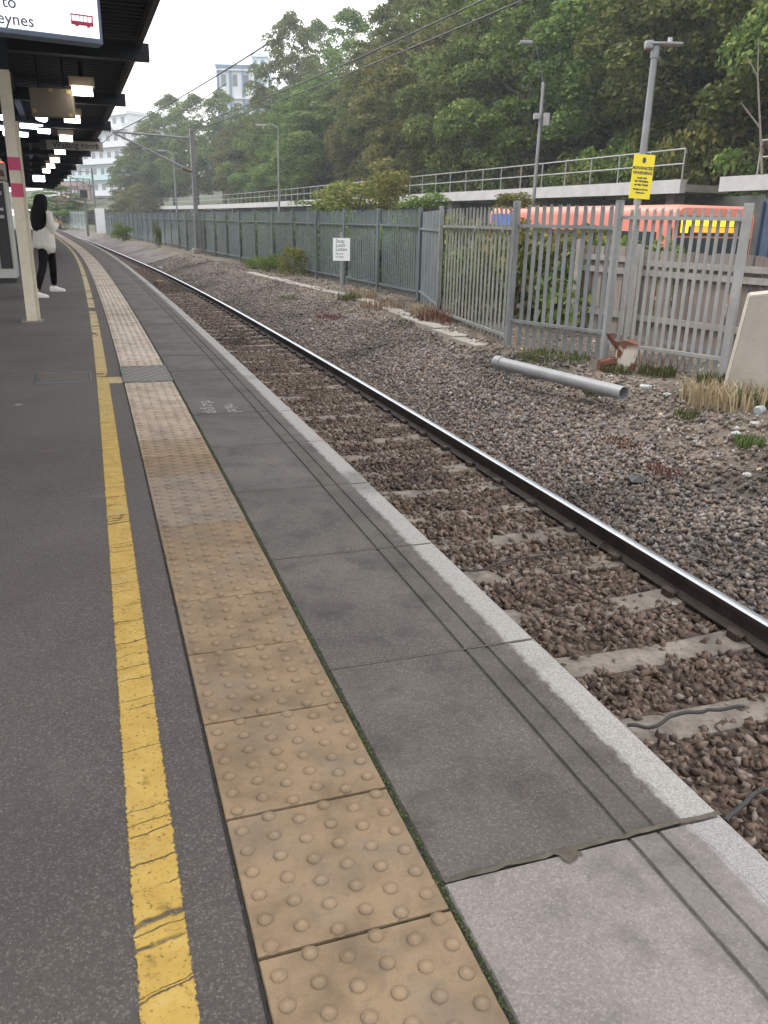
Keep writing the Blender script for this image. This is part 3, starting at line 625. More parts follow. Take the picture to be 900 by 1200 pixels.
# rusty steel stump
g = G(732, 434, ZF); t = thing('rusty_stump', 'rusty cut-off steel post with peeling white paint at the fence foot', 'steel stump', tuple(g), .3)
m = MT('rust_and_white_paint', .85); c = m.mix(m.ramp(m.noise(7, 5, m.map(m.obj(), (1, 1, .8))), [(.50, 0.), (.58, 1.)]), (.55, .51, .45), m.ramp(m.noise(20, 4), [(.3, (.09, .03, .015)), (.7, (.20, .08, .04))])); zc = m.xyz(m.obj())[2]
c = m.mix(m.ramp(zc, [(.27, 0.), (.36, 1.)]), c, (.13, .05, .028)); m.color(c); m.bump(m.noise(60, 5), .006)
mb = MB(); rings = []
for i, z in enumerate((-.05, .1, .2, .3, .36, .38)):
    rings.append([Vector((.155*math.cos(a)*(1+.05*math.sin(3*a+i)), .10*math.sin(a), z+(.03*math.sin(2*a) if i > 3 else 0))) for a in np.linspace(0, 2*pi, 17)[:-1]])
mb.loft(rings).build('stump_body', m.m, t, smooth=True)
rs = plain('flaky_rust', (.12, .045, .025), .95, 0, .4, 12, bump=.01, bsc=40)
mb = MB(); mb.add([(-.16, .02, .28), (-.30, .03, .44), (-.34, .01, .50), (-.27, .02, .50), (-.22, .01, .40), (-.12, .02, .38), (-.16, -.02, .28), (-.30, -.02, .44), (-.34, -.03, .50), (-.27, -.02, .50), (-.22, -.03, .40), (-.12, -.02, .38)], [(0,1,2,3,4,5), (11,10,9,8,7,6)]+[(i, (i+1) % 6, 6+(i+1) % 6, 6+i) for i in range(6)]).build('torn_flange', rs, t)
mb = MB(); mb.loft([[Vector((-.17-.02*k-.10*k, .05*math.cos(a)*1.2, .12-.02*k+.07*math.sin(a)+random.uniform(-.01, .01))) for a in np.linspace(0, 2*pi, 9)[:-1]] for k in range(3)]).build('rust_lump', rs, t)
# lying pipe
pA, pB = G(581, 424, ZF+.08), G(731, 461, ZF+.08)
pA = Vector(pA); pB = Vector(pB); t = thing('drain_pipe', 'long grey plastic pipe lying on the ground in front of the fence', 'pipe', tuple(pA))
m = plain('dusty_grey_pipe', (.21, .21, .22), .5, 0, .15, 4, grime_or_shade=.3); mb = MB(); N = 24; Dv = pB-pA; u = Dv.normalized(); a_ = Vector((0, 0, 1)); v_ = u.cross(a_)
def rng_(c, r): return [c+(a_*math.cos(k)+v_*math.sin(k))*r for k in np.linspace(0, 2*pi, N+1)[:-1]]
r_ = .078; mb.loft([rng_(Vector((0, 0, 0))+u*.15, r_-.008), rng_(u*0, r_-.008), rng_(u*0, r_), rng_(Dv*.33, r_), rng_(Dv*.66, r_), rng_(Dv, r_), rng_(Dv, r_-.008), rng_(Dv-u*.15, r_-.008)]); mb.build('pipe_barrel', m, t, smooth=True)
MB().loft([rng_(-u*-.02, r_+.012), rng_(u*.14, r_+.012), rng_(u*.15, r_+.002)], cap=False).build('socket_collar', m, t, smooth=True)
# cable trough beside the ballast
A_ = [on_ground(px, py)[1:] for px, py in ((566, 407), (520, 388), (480, 372), (440, 356), (400, 346), (350, 334), (300, 322))]
m = concrete; t = thing('cable_trough', 'low concrete cable trough with lids running beside the ballast', 'cable trough', tuple(T(A_[0][0], A_[0][1], ZF)))
q = Vector(t.location); ss_ = np.array([a for a, _ in A_]); dd_ = np.array([b for _, b in A_]); s = ss_[0]
while s < ss_[-1]:
    d = float(np.interp(s+.45, ss_, dd_)); z = float(zg(s, d)); p = T(s+.45, d, z+random.uniform(-.02, .0))
    MB().box(Vector(p)-q, (.34, .97, .10), head(s)+random.gauss(0, .012), bev=.01).build('trough_lid', m, t); s += 1.0
# stop look listen sign
g, s_, d_s = on_ground(400, 343); t = thing('warning_sign', 'small white stop look listen sign on a thin grey post by the dark fence', 'sign', tuple(g)); g = Vector(g)
fwd = Vector((-g.x, -g.y, 0)).normalized(); rx = Vector((-fwd.y, fwd.x, 0)); rz = math.atan2(rx.y, rx.x)
zt = top_z(g, 272)-g.z; z1 = top_z(g, 305.5)-g.z; z2 = top_z(g, 279)-g.z; wS = abs(19/FPX*Vector(g).length)
MB().tube([(0, 0, -.1), (0, 0, zt)], .032, 12).build('post', galv_light, t)
whitep = plain('white_enamel', (.78, .79, .80), .4, 0, .03); ink = plain('black_ink', (.03, .035, .05), .6)
MB().box(fwd*.045+Vector((0, 0, (z1+z2)/2)), (wS, .012, z2-z1), rz, bev=.004).build('sign_plate', whitep, t)
o_ = fwd*.055; hz = z2-z1
for i, (tx, sz) in enumerate((('Stop', .165), ('Look', .165), ('Listen', .165), ('Beware', .085), ('of trains', .085))):
    yy = [.20, .38, .56, .72, .86][i]; lettering(tx, sz*hz*1.35, o_-rx*wS*.34+Vector((0, 0, z2-yy*hz)), rx, (0, 0, 1), ink, t)
# yellow advance warning sign, fixed behind the palings
Yp = float((f735[1]+f600[1])/2)-.3
BL, BR, TL, TR_ = (Vector(AT(px, py, 12.3)) for px, py in ((736.5, 232), (761.5, 234), (743.5, 180), (768, 182)))
t = thing('warning_board', 'yellow advanced warning board with black lettering raised above the palings', 'sign', tuple(BL))
q = BL.copy(); ux = (TR_-TL).normalized(); uy = (TL-BL).normalized(); W_ = (TR_-TL).length; H_ = (TL-BL).length
ux = Vector((ux.x, ux.y, ux.z)); wn = ux.cross(uy).normalized()
yel = plain('yellow_sign_paint', (.75, .60, .015), .45, 0, .04)
MB().prism([(0, 0), (W_, 0), (W_, H_), (0, H_)], .012, (0, 0, 0), ux, uy).build('sign_plate', yel, t)
of = wn*.014
lines = [('ADVANCED', .115, .66), ('WARNING', .115, .555), ('Look out', .075, .455), ('for Workers', .075, .38), ('on the Track', .075, .30), ('Working on this line', .052, .20), ('Contractor', .055, .125)]
for tx, sz, yy in lines: lettering(tx, sz*H_*.84, of+ux*W_*.5+uy*H_*yy, ux, uy, ink, t, align='CENTER', bold=.002)
MB().prism([(W_*.5+W_*.085*math.cos(a), H_*.87+H_*.065*math.sin(a)) for a in np.linspace(0, 2*pi, 21)[:-1]], .002, of, ux, uy).build('emblem', ink, t)
bk = (TL+BL)/2+ux*W_*.5-wn*.05
MB().box(ux*W_*.5+uy*(H_*.1)-wn*.035+Vector((0, 0, -.55)), (.05, .05, 1.9), 0).build('mounting_post', galv_light, t)
# litter and weeds ------------------------------------------------------------
clear = plain('clear_plastic', (.30, .32, .34), .25); whitel = plain('white_litter', (.28, .28, .27), .6)
def bottle(px, py, rz, label, L=.24, r=.035):
    g, s, d = on_ground(px, py); t = thing('plastic_bottle', label, 'bottle', (g[0], g[1], g[2]+r), rz)
    MB().tube([(-L/2, 0, 0), (-L/2+.01, 0, 0), (L*.18, 0, 0), (L*.3, 0, 0), (L*.42, 0, 0), (L*.5, 0, 0)], [r*.8, r, r, r*.8, r*.4, r*.38], 12).build('bottle_body', clear, t, smooth=True)
    MB().tube([(L*.5, 0, 0), (L*.58, 0, 0)], r*.42, 10).build('bottle_cap', whitel, t)
bottle(762, 458, -.5, 'clear plastic bottle lying flat near the end of the pipe'); bottle(890, 486, .8, 'scuffed plastic bottle half hidden by dry grass', .16, .05)
def scrap(px, py, r, label, mat=whitel, name='litter_scrap'):
    g, s, d = on_ground(px, py); bm = bmesh.new(); bmesh.ops.create_icosphere(bm, subdivisions=2, radius=r)
    for v in bm.verts: v.co = Vector((v.co.x*random.uniform(.8, 1.3), v.co.y*random.uniform(.6, 1.1), v.co.z*random.uniform(.2, .6)))
    me = bpy.data.meshes.new(name); bm.to_mesh(me); bm.free(); o = link(name, me, mat); o.location = (g[0], g[1], g[2]+r*.3+.02); return tag(o, label, 'litter', 'scraps of litter by the track')
for px, py, r, l in ((366, 388, .05, 'white scrap of litter below the cable trough'), (610, 560, .0, ''), (692, 559, .03, 'tiny white scrap on the grey ballast above the shiny rail'), (790, 712, .025, 'white scrap on the brown ballast next to the rail foot'),
                     (803, 462, .07, 'crumpled pale bag on the dirt before the fence end'), (781, 466, .05, 'crumpled clear wrapper on the dirt beside the bottle'), (823, 458, .04, 'small pale wrapper close to the concrete block'), (884, 500, .05, 'grey crumpled can beside the dry grass'),
                     (875, 560, .04, 'white scrap on the ballast near the frame edge'), (188, 315, .12, 'pale lump of litter far along the ballast'), (476, 372, .06, 'white scrap by the trough under the corner panel'), (556, 690, .02, 'white paper shred between sleepers'), (862, 512, .05, 'pale wrapper half buried in dirt')):
    if r: scrap(px, py, r, l)
scrap(745, 568, .10, 'flat black rubber scrap on the grey ballast', black); scrap(846, 420, .17, 'tan stone boulder leaning on the palings beside the concrete block', plain('tan_stone', (.33, .26, .19), .9, 0, .2, 8, bump=.01), 'boulder')['category'] = 'boulder'
COL.objects['boulder'].location.z = ZF+.28; COL.objects['boulder'].scale = (.8, .8, 2.2); COL.objects['boulder']['group'] = 'loose stones by the fence'
blm = plain('timber_block', (.17, .12, .08), .9, 0, .3, 8)
g = G(188, 333, -1.0); o = MB().box((0, 0, .07), (.28, .62, .17), bev=.012).build('timber_block', blm, loc=tuple(G(188, 334, -1.08)), rz=head(17)); tag(o, 'brown timber block lying in the track close to the platform edge', 'timber')
# plants
def leaf_mat(name, st, tr=.25):
    m = MT(name, .75, 0, .25); c = m.ramp(m.island(), st); oi = m.n('ShaderNodeObjectInfo')
    lowf = m.ramp(m.noise(.35, 3), [(.3, .72), (.7, 1.2)]); c = m.mix(1., c, lowf, 'MULTIPLY')
    hv = m.n('ShaderNodeHueSaturation'); m.link(c, hv.inputs['Color']); m.link(m.ma('ADD', m.ma('MULTIPLY', oi.outputs['Random'], .05), .475), hv.inputs['Hue']); m.link(m.ma('ADD', m.ma('MULTIPLY', oi.outputs['Random'], .5), .72), hv.inputs['Value'])
    m.color(hv.outputs[0]); ts = m.n('ShaderNodeBsdfTranslucent'); m.link(hv.outputs[0], ts.inputs[0]); mx = m.n('ShaderNodeMixShader'); mx.inputs[0].default_value = tr
    m.nt.links.new(m.b.outputs[0], mx.inputs[1]); m.nt.links.new(ts.outputs[0], mx.inputs[2]); m.nt.links.new(mx.outputs[0], m.out.inputs[0]); return m.m
grassm = leaf_mat('grass_blade', [(0, (.05, .075, .02)), (.6, (.09, .12, .035)), (1, (.16, .16, .06))]); drym = leaf_mat('dry_grass_blade', [(0, (.17, .11, .07)), (.6, (.27, .20, .13)), (1, (.38, .31, .22))])
rustm = leaf_mat('reddish_weed', [(0, (.10, .035, .025)), (1, (.20, .10, .07))])
def tuft(px, py, h, r, n, mat, label, name='weed', lie=.5, w=.008):
    g, s, d = on_ground(px, py); V = []; Fc = []
    for i in range(n):
        a = random.uniform(0, 2*pi); q = r*random.random()**.5; b = Vector((q*math.cos(a), q*math.sin(a), 0)); a2 = random.uniform(0, 2*pi); l = h*random.uniform(.5, 1.1); ln = Vector((math.cos(a2), math.sin(a2), 0))*l*lie*random.random()
        sd = Vector((-math.sin(a2+random.uniform(-.8, .8)), math.cos(a2), 0))*w*random.uniform(.6, 1.3); m1 = b+ln*.35+Vector((0, 0, l*.6)); tp = b+ln+Vector((0, 0, l*(1-.35*lie)))
        k = len(V); V += [b-sd, b+sd, m1+sd*.8, m1-sd*.8, tp]; Fc += [(k, k+1, k+2, k+3), (k+3, k+2, k+4, k+4)]
    me = quadtri_mesh(name, V, Fc, mat); o = link(name, me, mat); o.location = g; o['w'] = 0; del o['w']; return tag(o, label, 'weed', 'weeds on the trackside dirt')
for px, py, h, r, n, mt, l in ((632, 440, .13, .18, 160, grassm, 'green weed tuft against the middle of the pipe'), (648, 419, .12, .55, 420, grassm, 'low grass strip below the grey palings'), (700, 462, .13, .16, 150, grassm, 'green weed at the open end of the pipe'), (722, 438, .14, .2, 200, grassm, 'grass tuft at the foot of the rusty stump'),
        (770, 440, .16, .25, 220, grassm, 'grass under the pale palings right of the stump'), (838, 452, .2, .25, 220, grassm, 'grass where the palings meet the concrete block'), (878, 522, .12, .14, 260, grassm, 'bright green weed alone on the ballast near the frame edge'), (808, 488, .10, .15, 110, grassm, 'small green weed in front of the concrete block'),
        (850, 475, .34, .5, 420, drym, 'straw coloured dry grass at the foot of the concrete block'), (775, 430, .2, .4, 160, drym, 'thin dry grass under the palings'), (880, 478, .26, .2, 160, grassm, 'green grass clump at the concrete block base'), (520, 378, .35, .5, 260, rustm, 'reddish dry weeds below the dark corner panel'), (500, 372, .35, .35, 200, drym, 'straw coloured weeds beside the corner panel'),
        (410, 352, .25, .3, 160, grassm, 'green tuft at the foot of the white sign'), (425, 350, .35, .4, 200, drym, 'dry weeds right of the white sign'), (262, 300, .9, .7, 220, drym, 'tall dry weeds by the distant fence'), (448, 362, .3, .5, 220, drym, 'dry weeds along the dark fence foot'), (790, 552, .06, .25, 160, rustm, 'dark red creeping weed on the ballast'), (745, 520, .06, .3, 160, rustm, 'brown dead weed patch on the ballast shoulder'), (345, 350, .1, .4, 200, grassm, 'low green weeds beside the cable trough'), (395, 372, .09, .5, 300, rustm, 'brown mossy weed patch below the sign')):
    tuft(px, py, h, r, n, mt, l)
for o in list(COL.objects):
    if o.name.startswith('weed') and any(k in o['label'] for k in ('low grass strip', 'dark red creeping', 'mossy weed patch', 'low green weeds')):
        o.name = 'ground_cover'; stuff(o); del o['category']; del o['group']

# fallen leaves, twigs and chippings on the dirt strip
n = 8000; s = rng.random(n)**.8*32+5; d = 3.4+.06*np.clip(s-6, 0, 12)+rng.random(n)*2.8; C = T(s, d, 0); C[:, 2] = nz(s, d)+.008+rng.random(n)*.02
a = rng.normal(size=(n, 3))*np.array([1, 1, .25]); a /= np.linalg.norm(a, axis=1)[:, None]; b = np.cross(a, rng.normal(size=(n, 3))*np.array([.3, .3, 1])); b /= np.linalg.norm(b, axis=1)[:, None]
L = (.012+.03*rng.random(n))[:, None]; Wd = L*np.where(rng.random(n) < .5, .7, .12)[:, None]
V = np.stack([C-a*L, C+b*Wd, C+a*L, C-b*Wd], 1).reshape(-1, 3); i = np.arange(n)*4
m = MT('dead_leaf', .9); m.color(m.ramp(m.island(), [(0, (.06, .035, .02)), (.5, (.14, .085, .05)), (.85, (.26, .19, .12)), (1, (.4, .34, .26))])); stuff(link('leaf_litter', fast_mesh('leaf_litter', V, np.stack([i, i+1, i+2, i+3], -1)), m.m))
# ================================================================ CANOPY AND STATION SIDE
cn = thing('platform_canopy', 'dark platform canopy with beam ends projecting beyond its edge', 'canopy', tuple(T(10, -4, 4.15)))
q = Vector(cn.location)
m = MT('corrugated_soffit', .75); wv = m.n('ShaderNodeTexWave'); m.link(m.uv(), wv.inputs[0]); dr = darkroof
def csweep(prof, s0, s1, name, mat, ds=1.):
    mb = MB().sweep(prof, s0, s1, ds); mb.v = [(a-q.x, b-q.y, c-q.z) for a, b, c in mb.v]; return mb.build(name, mat, cn)
# ribbed soffit: real ribs running across
def ribbed(d0, d1, s0, s1, z, name):
    mb = MB(); s = s0
    while s < s1:
        p = [T(s, d0, z), T(s, d1, z), T(s+.10, d1, z), T(s+.10, d0, z), T(s+.13, d0, z+.05), T(s+.13, d1, z+.05), T(s+.22, d1, z+.05), T(s+.22, d0, z+.05), T(s+.25, d0, z), T(s+.25, d1, z)]
        mb.add([Vector(x)-q for x in p], [(0, 1, 2, 3), (3, 2, 5, 4), (4, 5, 6, 7), (7, 6, 9, 8)]); s += .25
    return mb.build(name, dr, cn, fix=False)
ribbed(-.20, -2.4, 1.5, 95, 4.14, 'soffit'); ribbed(-2.4, -9.4, 23.6, 95, 4.14, 'soffit'); ribbed(-2.4, -9.4, 1.5, 17.2, 4.14, 'soffit')
csweep([(-.20, 4.22), (-2.4, 4.22), (-2.4, 4.26), (-.20, 4.26)], 1.5, 95, 'roof_deck', dr); csweep([(-2.4, 4.22), (-9.4, 4.22), (-9.4, 4.26), (-2.4, 4.26)], 23.6, 95, 'roof_deck', dr); csweep([(-2.4, 4.22), (-9.4, 4.22), (-9.4, 4.26), (-2.4, 4.26)], 1.5, 17.2, 'roof_deck', dr)
csweep([(-.12, 3.98), (-.20, 3.98), (-.20, 4.34), (-.12, 4.34)], 1.5, 95, 'fascia', plain('brown_fascia', (.035, .026, .022), .7))
m = MT('wired_glass', .4); m.color((.42, .44, .46)); ts = m.n('ShaderNodeBsdfTranslucent'); m.link(m.ramp(m.noise(.9, 8, m.map(m.pos(), (1, 2.5, 1))), [(.40, (.10, .11, .11)), (.52, (.45, .48, .5))]), ts.inputs[0]); mx = m.n('ShaderNodeMixShader'); mx.inputs[0].default_value = .75
m.nt.links.new(m.b.outputs[0], mx.inputs[1]); m.nt.links.new(ts.outputs[0], mx.inputs[2]); m.nt.links.new(mx.outputs[0], m.out.inputs[0])
csweep([(-2.42, 4.22), (-9.4, 4.22), (-9.4, 4.23), (-2.42, 4.23)], 17.22, 23.5, 'roof_glazing', m.m)
csweep([(-2.36, 3.95), (-2.5, 3.95), (-2.5, 4.135), (-2.36, 4.135)], 1.5, 95, 'beam', dr)
bs = [16.4+6.4*k for k in range(-2, 13)]
for s in bs:
    c = T(s, -4.67, 3.96); MB().box(Vector(c)-q+Vector((0, 0, -.03)), (9.36, .20, .26), head(s)).build('cross_beam', dr, cn)
# columns
def column(s, d, label, first=None):
    t = thing('canopy_column', label, 'column', tuple(T(s, d, 0)), head(s), 'canopy columns')
    pk = plain('pink_band', (.50, .06, .14), .55, 0, .1, 5) if 'pink_band' not in bpy.data.materials else bpy.data.materials['pink_band']
    def hsec(z0, z1, mat, nm, e=0.):
        mb = MB()
        for y in (-.085, .085): mb.box((0, y, (z0+z1)/2), (.13+e, .02+e, z1-z0))
        mb.box((0, 0, (z0+z1)/2), (.016+e, .15, z1-z0)); mb.box((.0, 0, (z0+z1)/2), (.12+e, .03, z1-z0)); return mb.build(nm, mat, t)
    hsec(0, 1.53, cream, 'shaft'); hsec(1.53, 1.69, pk, 'pink_band', .004); hsec(1.69, 1.84, cream, 'shaft'); hsec(1.84, 1.99, pk, 'pink_band', .004); hsec(1.99, 2.95, cream, 'shaft'); hsec(2.95, 3.8, darkroof, 'shaft')
    MB().box((0, 0, .01), (.26, .26, .02)).build('base_plate', concrete, t)
    MB().box((.085, -.0, 1.2), (.03, .04, 2.4)).build('conduit', cream, t)
    return t
g0 = G(38.5, 377, 0); sC, dC = SD(g0); column(sC, dC, 'cream steel canopy column with two pink bands standing before the vending machine')
column(30.5, -3.3, 'grey canopy column behind the person')
# ceiling lights
lampm = MT('lamp_diffuser', .4); lampm.color((.9, .88, .8)); lampm.emit((1, .93, .80), 9.); lampm = lampm.m
housing = plain('lamp_housing', (.19, .15, .11), .6)
for k, (px, py) in enumerate([(96, 104), (84, 137), (77, 160), (70, 176), (64, 186), (59, 193), (54, 199)]):
    c = G(px, py, 3.62); s, d = SD(c); t = thing('ceiling_light', f'square lit ceiling light under the dark canopy, {ordw(k)} from the camera', 'ceiling light', tuple(c), head(s), 'row of ceiling lights under the canopy')
    MB().box((0, 0, .10), (.46, .46, .16), bev=.01).build('housing', housing, t); MB().box((0, -.20, -.03), (.36, .34, .04), M=Matrix.Rotation(.75, 3, 'X')).build('diffuser', lampm, t); MB().box((0, 0, .32), (.08, .08, .28)).build('bracket', darkroof, t)
blue = MT('cold_tube', .4); blue.color((.8, .85, 1)); blue.emit((.62, .72, 1.), 10.); blue = blue.m
for k, (a, b, z, lab) in enumerate([((0, 136), (9, 138), 3.7, 'short cold white tube light at the frame edge, uppermost of its cluster'), ((-6, 148), (13, 150), 3.6, 'wide cold white tube light left of the cream column'), ((24, 146), (49, 148), 3.6, 'long cold white tube light just right of the cream column'), ((4, 155), (32, 157), 3.5, 'cold white tube light passing behind the cream column'),
        ((45, 137), (52, 139), 3.7, 'small cold white lamp beneath the hanging brown monitor'), ((45, 152), (58, 153), 3.5, 'short cold white tube light between the column and the waiting room sign')]):
    A_, B_ = Vector(G(*a, z)), Vector(G(*b, z)); B_ = A_+(B_-A_); c = (A_+B_)/2; L = (B_-A_).length; d_ = B_-A_; rz = math.atan2(d_.y, d_.x)
    t = thing('tube_light', lab, 'tube light', tuple(c), rz, 'cold tube lights under the canopy')
    MB().box((0, 0, .06), (L+.04, .16, .06)).build('housing', black, t); MB().tube([(-L/2, 0, 0), (L/2, 0, 0)], .085, 10).build('tube', blue, t); MB().box((0, 0, (4.13-z)/2+.06), (.03, .03, 4.13-z-.09)).build('hanger', darkroof, t)
# hanging monitor seen from behind
A_, B_ = Vector(G(37, 136, 3.1)), Vector(G(87, 138, 3.1)); c = (A_+B_)/2; L = (B_-A_).length; d_ = B_-A_; rz = math.atan2(d_.y, d_.x)
t = thing('hanging_monitor', 'brown boxed display monitor hanging under the canopy before the ceiling lights, seen from behind', 'monitor', tuple(c), rz)
hM = top_z(c, 103)-3.1; MB().box((0, .12, hM/2), (L, .22, hM), bev=.015).build('casing', plain('brown_casing', (.16, .135, .105), .6, 0, .1), t)
for x, z in ((-L*.0, hM*.93), (L*.42, hM*.88), (L*.42, hM*.08), (-L*.42, hM*.2)): MB().box((x, .004, z), (.07, .02, .06)).build('bracket', plain('brass_bracket', (.42, .30, .12), .5), t)
for x in (-L*.3, L*.3): MB().box((x, .12, hM+.30), (.04, .04, .62)).build('hanger', darkroof, t)
# big lit sign
BL, BR = Vector(G(0, 37.5, 2.7)), Vector(G(121, 52, 2.7)); ux = (BR-BL).normalized(); uz = Vector((0, 0, 1)); wn = ux.cross(uz)     # wn faces the camera
W_ = (BR-BL).length; X0 = -1.45; HH = .80
t = thing('lit_sign', 'large backlit white sign with grey lettering and a red bus symbol hanging over the platform', 'sign', tuple(BL))
m = MT('lit_panel', .4); m.color((.8, .82, .86)); m.emit((.86, .90, 1.), .78); 
MB().prism([(X0, .035), (W_-.03, .035), (W_-.03, HH), (X0, HH)], .01, wn*.012, ux, uz).build('lit_panel', m.m, t)
MB().prism([(X0-.03, 0), (W_, 0), (W_, HH+.03), (X0-.03, HH+.03)], -.20, (0, 0, 0), ux, uz).build('casing', plain('sign_casing', (.10, .13, .19), .5), t)
gi = plain('grey_lettering', (.16, .15, .17), .6); o_ = wn*.024
pm = W_/121.
lettering('Buses to', .122, o_+ux*(21.5*pm)+uz*.178, ux, uz, gi, t, align='RIGHT', bold=.0012); lettering('Milton Keynes', .122, o_+ux*(39.5*pm)+uz*.060, ux, uz, gi, t, align='RIGHT', bold=.0012)
red = plain('red_symbol', (.60, .04, .09), .5); bx, by = 83*pm, .105; bw, bh = 27*pm, .092
mb = MB()
def rr(x0, y0, x1, y1): mb.prism([(bx+bw*x0, by+bh*y0), (bx+bw*x1, by+bh*y0), (bx+bw*x1, by+bh*y1), (bx+bw*x0, by+bh*y1)], .001, o_, ux, uz)
rr(0, .12, 1, .45); rr(0, .88, 1, 1.); rr(0, .4501, .05, .8799); rr(.95, .4501, 1, .8799)
for k in range(5): rr(.22+.17*k, .4501, .25+.17*k, .8799)
for cx in (.25, .76): mb.prism([(bx+bw*(cx+.08*math.cos(a)), by+bh*.12+bh*.13*math.sin(a)) for a in np.linspace(pi, 2*pi, 12)], .001, o_, ux, uz)
mb.build('bus_symbol', red, t)
for x in (W_-.25, X0+.3): MB().box(ux*x-wn*.1+uz*(HH+.31), (.05, .05, .62)).build('hanger', darkroof, t)
# waiting room sign
A_, B_ = Vector(G(47, 174.5, 3.48)), Vector(G(121, 177.5, 3.48)); B_.z = A_.z; ux = (B_-A_).normalized(); wn = ux.cross(uz); W_ = (B_-A_).length
t = thing('waiting_room_sign', 'long cream waiting room sign hanging across the platform under the canopy', 'sign', tuple(A_)); H_ = .30
MB().prism([(0, 0), (W_, 0), (W_, H_), (0, H_)], -.09, (0, 0, 0), ux, uz).build('sign_box', plain('sign_cream', (.40, .37, .30), .6), t)
lettering('Waiting room', .27, wn*.004+ux*(W_*.20)+uz*.075, ux, uz, ink, t, bold=.004)
ar = MB(); xo = W_*.90; ar.prism([(xo-.02, .06), (xo+.02, .06), (xo+.02, .17), (xo-.02, .17)], .002, wn*.003, ux, uz); ar.prism([(xo-.06, .17), (xo+.06, .17), (xo, .25)], .002, wn*.003, ux, uz); ar.build('arrow', ink, t)
MB().prism([(0, 0), (.22, 0), (.22, H_), (0, H_)], .002, wn*.002, ux, uz).build('black_symbol_plate', black, t)
for x in (.4, W_-.4): MB().box(ux*x-wn*.045+uz*(H_+.17), (.04, .04, .34)).build('hanger', darkroof, t)
# station building
m = MT('station_brick', .9); bt = m.n('ShaderNodeTexBrick'); m.link(m.map(m.comb(m.ma('ADD', m.xyz(m.pos())[0], m.xyz(m.pos())[1]), m.xyz(m.pos())[2], 0.), (2, 2, 2)), bt.inputs[0]); bt.inputs['Color1'].default_value = (.16, .13, .10, 1); bt.inputs['Color2'].default_value = (.12, .10, .085, 1); bt.inputs['Mortar'].default_value = (.2, .18, .16, 1); m.color(bt.outputs[0])
t = thing('station_building', 'low dim brick station building under the canopy behind the vending machine', 'building', tuple(T(22, -4, 0))); q2 = Vector(t.location)
def bsweep(prof, s0, s1, name, mat, ds=2.):
    mb = MB().sweep(prof, s0, s1, ds); mb.v = [(a-q2.x, b-q2.y, c-q2.z) for a, b, c in mb.v]; return mb.build(name, mat, t)
bsweep([(-4.2, 0), (-9.3, 0), (-9.3, 3.78), (-4.2, 3.78)], 22, 46, 'wall', m.m)
bsweep([(-4.195, 2.75), (-4.12, 2.75), (-4.12, 3.15), (-4.195, 3.15)], 22.0, 46, 'fascia_board', cream)
win = MT('dark_window_glass', .12); win.color((.03, .035, .04)); win = win.m
for s in (24, 28, 32, 36, 40): bsweep([(-4.195, .9), (-4.17, .9), (-4.17, 2.4), (-4.195, 2.4)], s, s+2.6, 'window', win)
MB().box(Vector(T(21.985, -6.6, 1.5))-q2, (3.6, .02, 2.2), head(22)).build('window', win, t)
MB().box(Vector(T(21.97, -6.7, 2.95))-q2, (5.0, .04, .4), head(22)).build('fascia_board', cream, t)
# notice boards on the platform beyond the column
o_p = T(26.5, -3.55, 0); t = thing('notice_board', 'dark notice board case standing beside the person on the platform', 'notice board', tuple(o_p), head(26.5))
MB().box((0, 0, 1.35), (.75, .10, 1.3), bev=.01).build('case', plain('notice_case', (.12, .12, .115), .6), t); MB().box((0, -.055, 1.35), (.62, .006, 1.15)).build('poster', plain('poster_paper', (.45, .43, .40), .6, 0, .4, 6), t)
for x in (-.33, .33): MB().box((x, 0, .35), (.05, .05, .7)).build('leg', darkroof, t)
# far information display
c = G(46, 213, 2.9); c = Vector(c); fw = Vector((-c.x, -c.y, 0)).normalized(); t = thing('train_display', 'small glowing blue-white train display far along the platform', 'display', tuple(c), math.atan2(-fw.x, fw.y)+pi)
MB().box((0, .06, .15), (.62, .14, .36)).build('casing', black, t); MB().box((0, -.02, .15), (.54, .02, .28)).build('screen', blue, t); MB().box((0, .06, .78), (.05, .05, .9)).build('hanger', darkroof, t)
# vending machine
c = T(19.3, -2.62, 0); th = head(19.3); t = thing('vending_machine', 'tall white vending machine with dark glass front behind the cream column', 'vending machine', tuple(c), th)
wm = plain('machine_white', (.50, .50, .47), .4, 0, .05); W_ = .98
MB().box((-W_/2, .4, 1.02), (W_, .8, 1.84), bev=.012).build('cabinet', wm, t)
gl = MT('machine_glass', .08); gl.color((.10, .11, .10)); gl.emit(gl.ramp(gl.vor(9.), [(.2, (.5, .5, .45)), (.6, (.05, .07, .06))]), .25)
MB().box((-.62, -.012, 1.28), (.62, .03, 1.15), bev=.004).build('display_window', gl.m, t)
MB().box((-.165, -.012, 1.10), (.22, .035, 1.62), bev=.004).build('payment_panel', black, t)
for z, h in ((1.72, .07), (1.42, .05), (1.28, .06)): MB().box((-.165, -.034, z), (.12, .012, h)).build('keypad', plain('pale_key', (.4, .4, .4), .5), t)
MB().box((-.62, -.02, .47), (.5, .03, .14)).build('delivery_flap', black, t); MB().box((-.63, -.004, .25), (.6, .012, .2)).build('green_panel', plain('machine_green', (.20, .30, .12), .5), t)
for z in (.95, 1.15, 1.35, 1.55, 1.75): MB().box((-.62, -.03, z), (.58, .008, .02)).build('shelf_edge', wm, t)
MB().box((-W_/2, .4, .05), (W_-.1, .7, .10)).build('plinth', black, t)
t2 = thing('machine_header', 'grey lit header box on top of the vending machine with brown letters', 'header sign', tuple(T(19.3, -2.62, 1.95)), th)
MB().box((-W_/2, .3, .17), (W_, .5, .32), bev=.01).build('header_box', plain('header_grey', (.30, .28, .25), .6), t2)
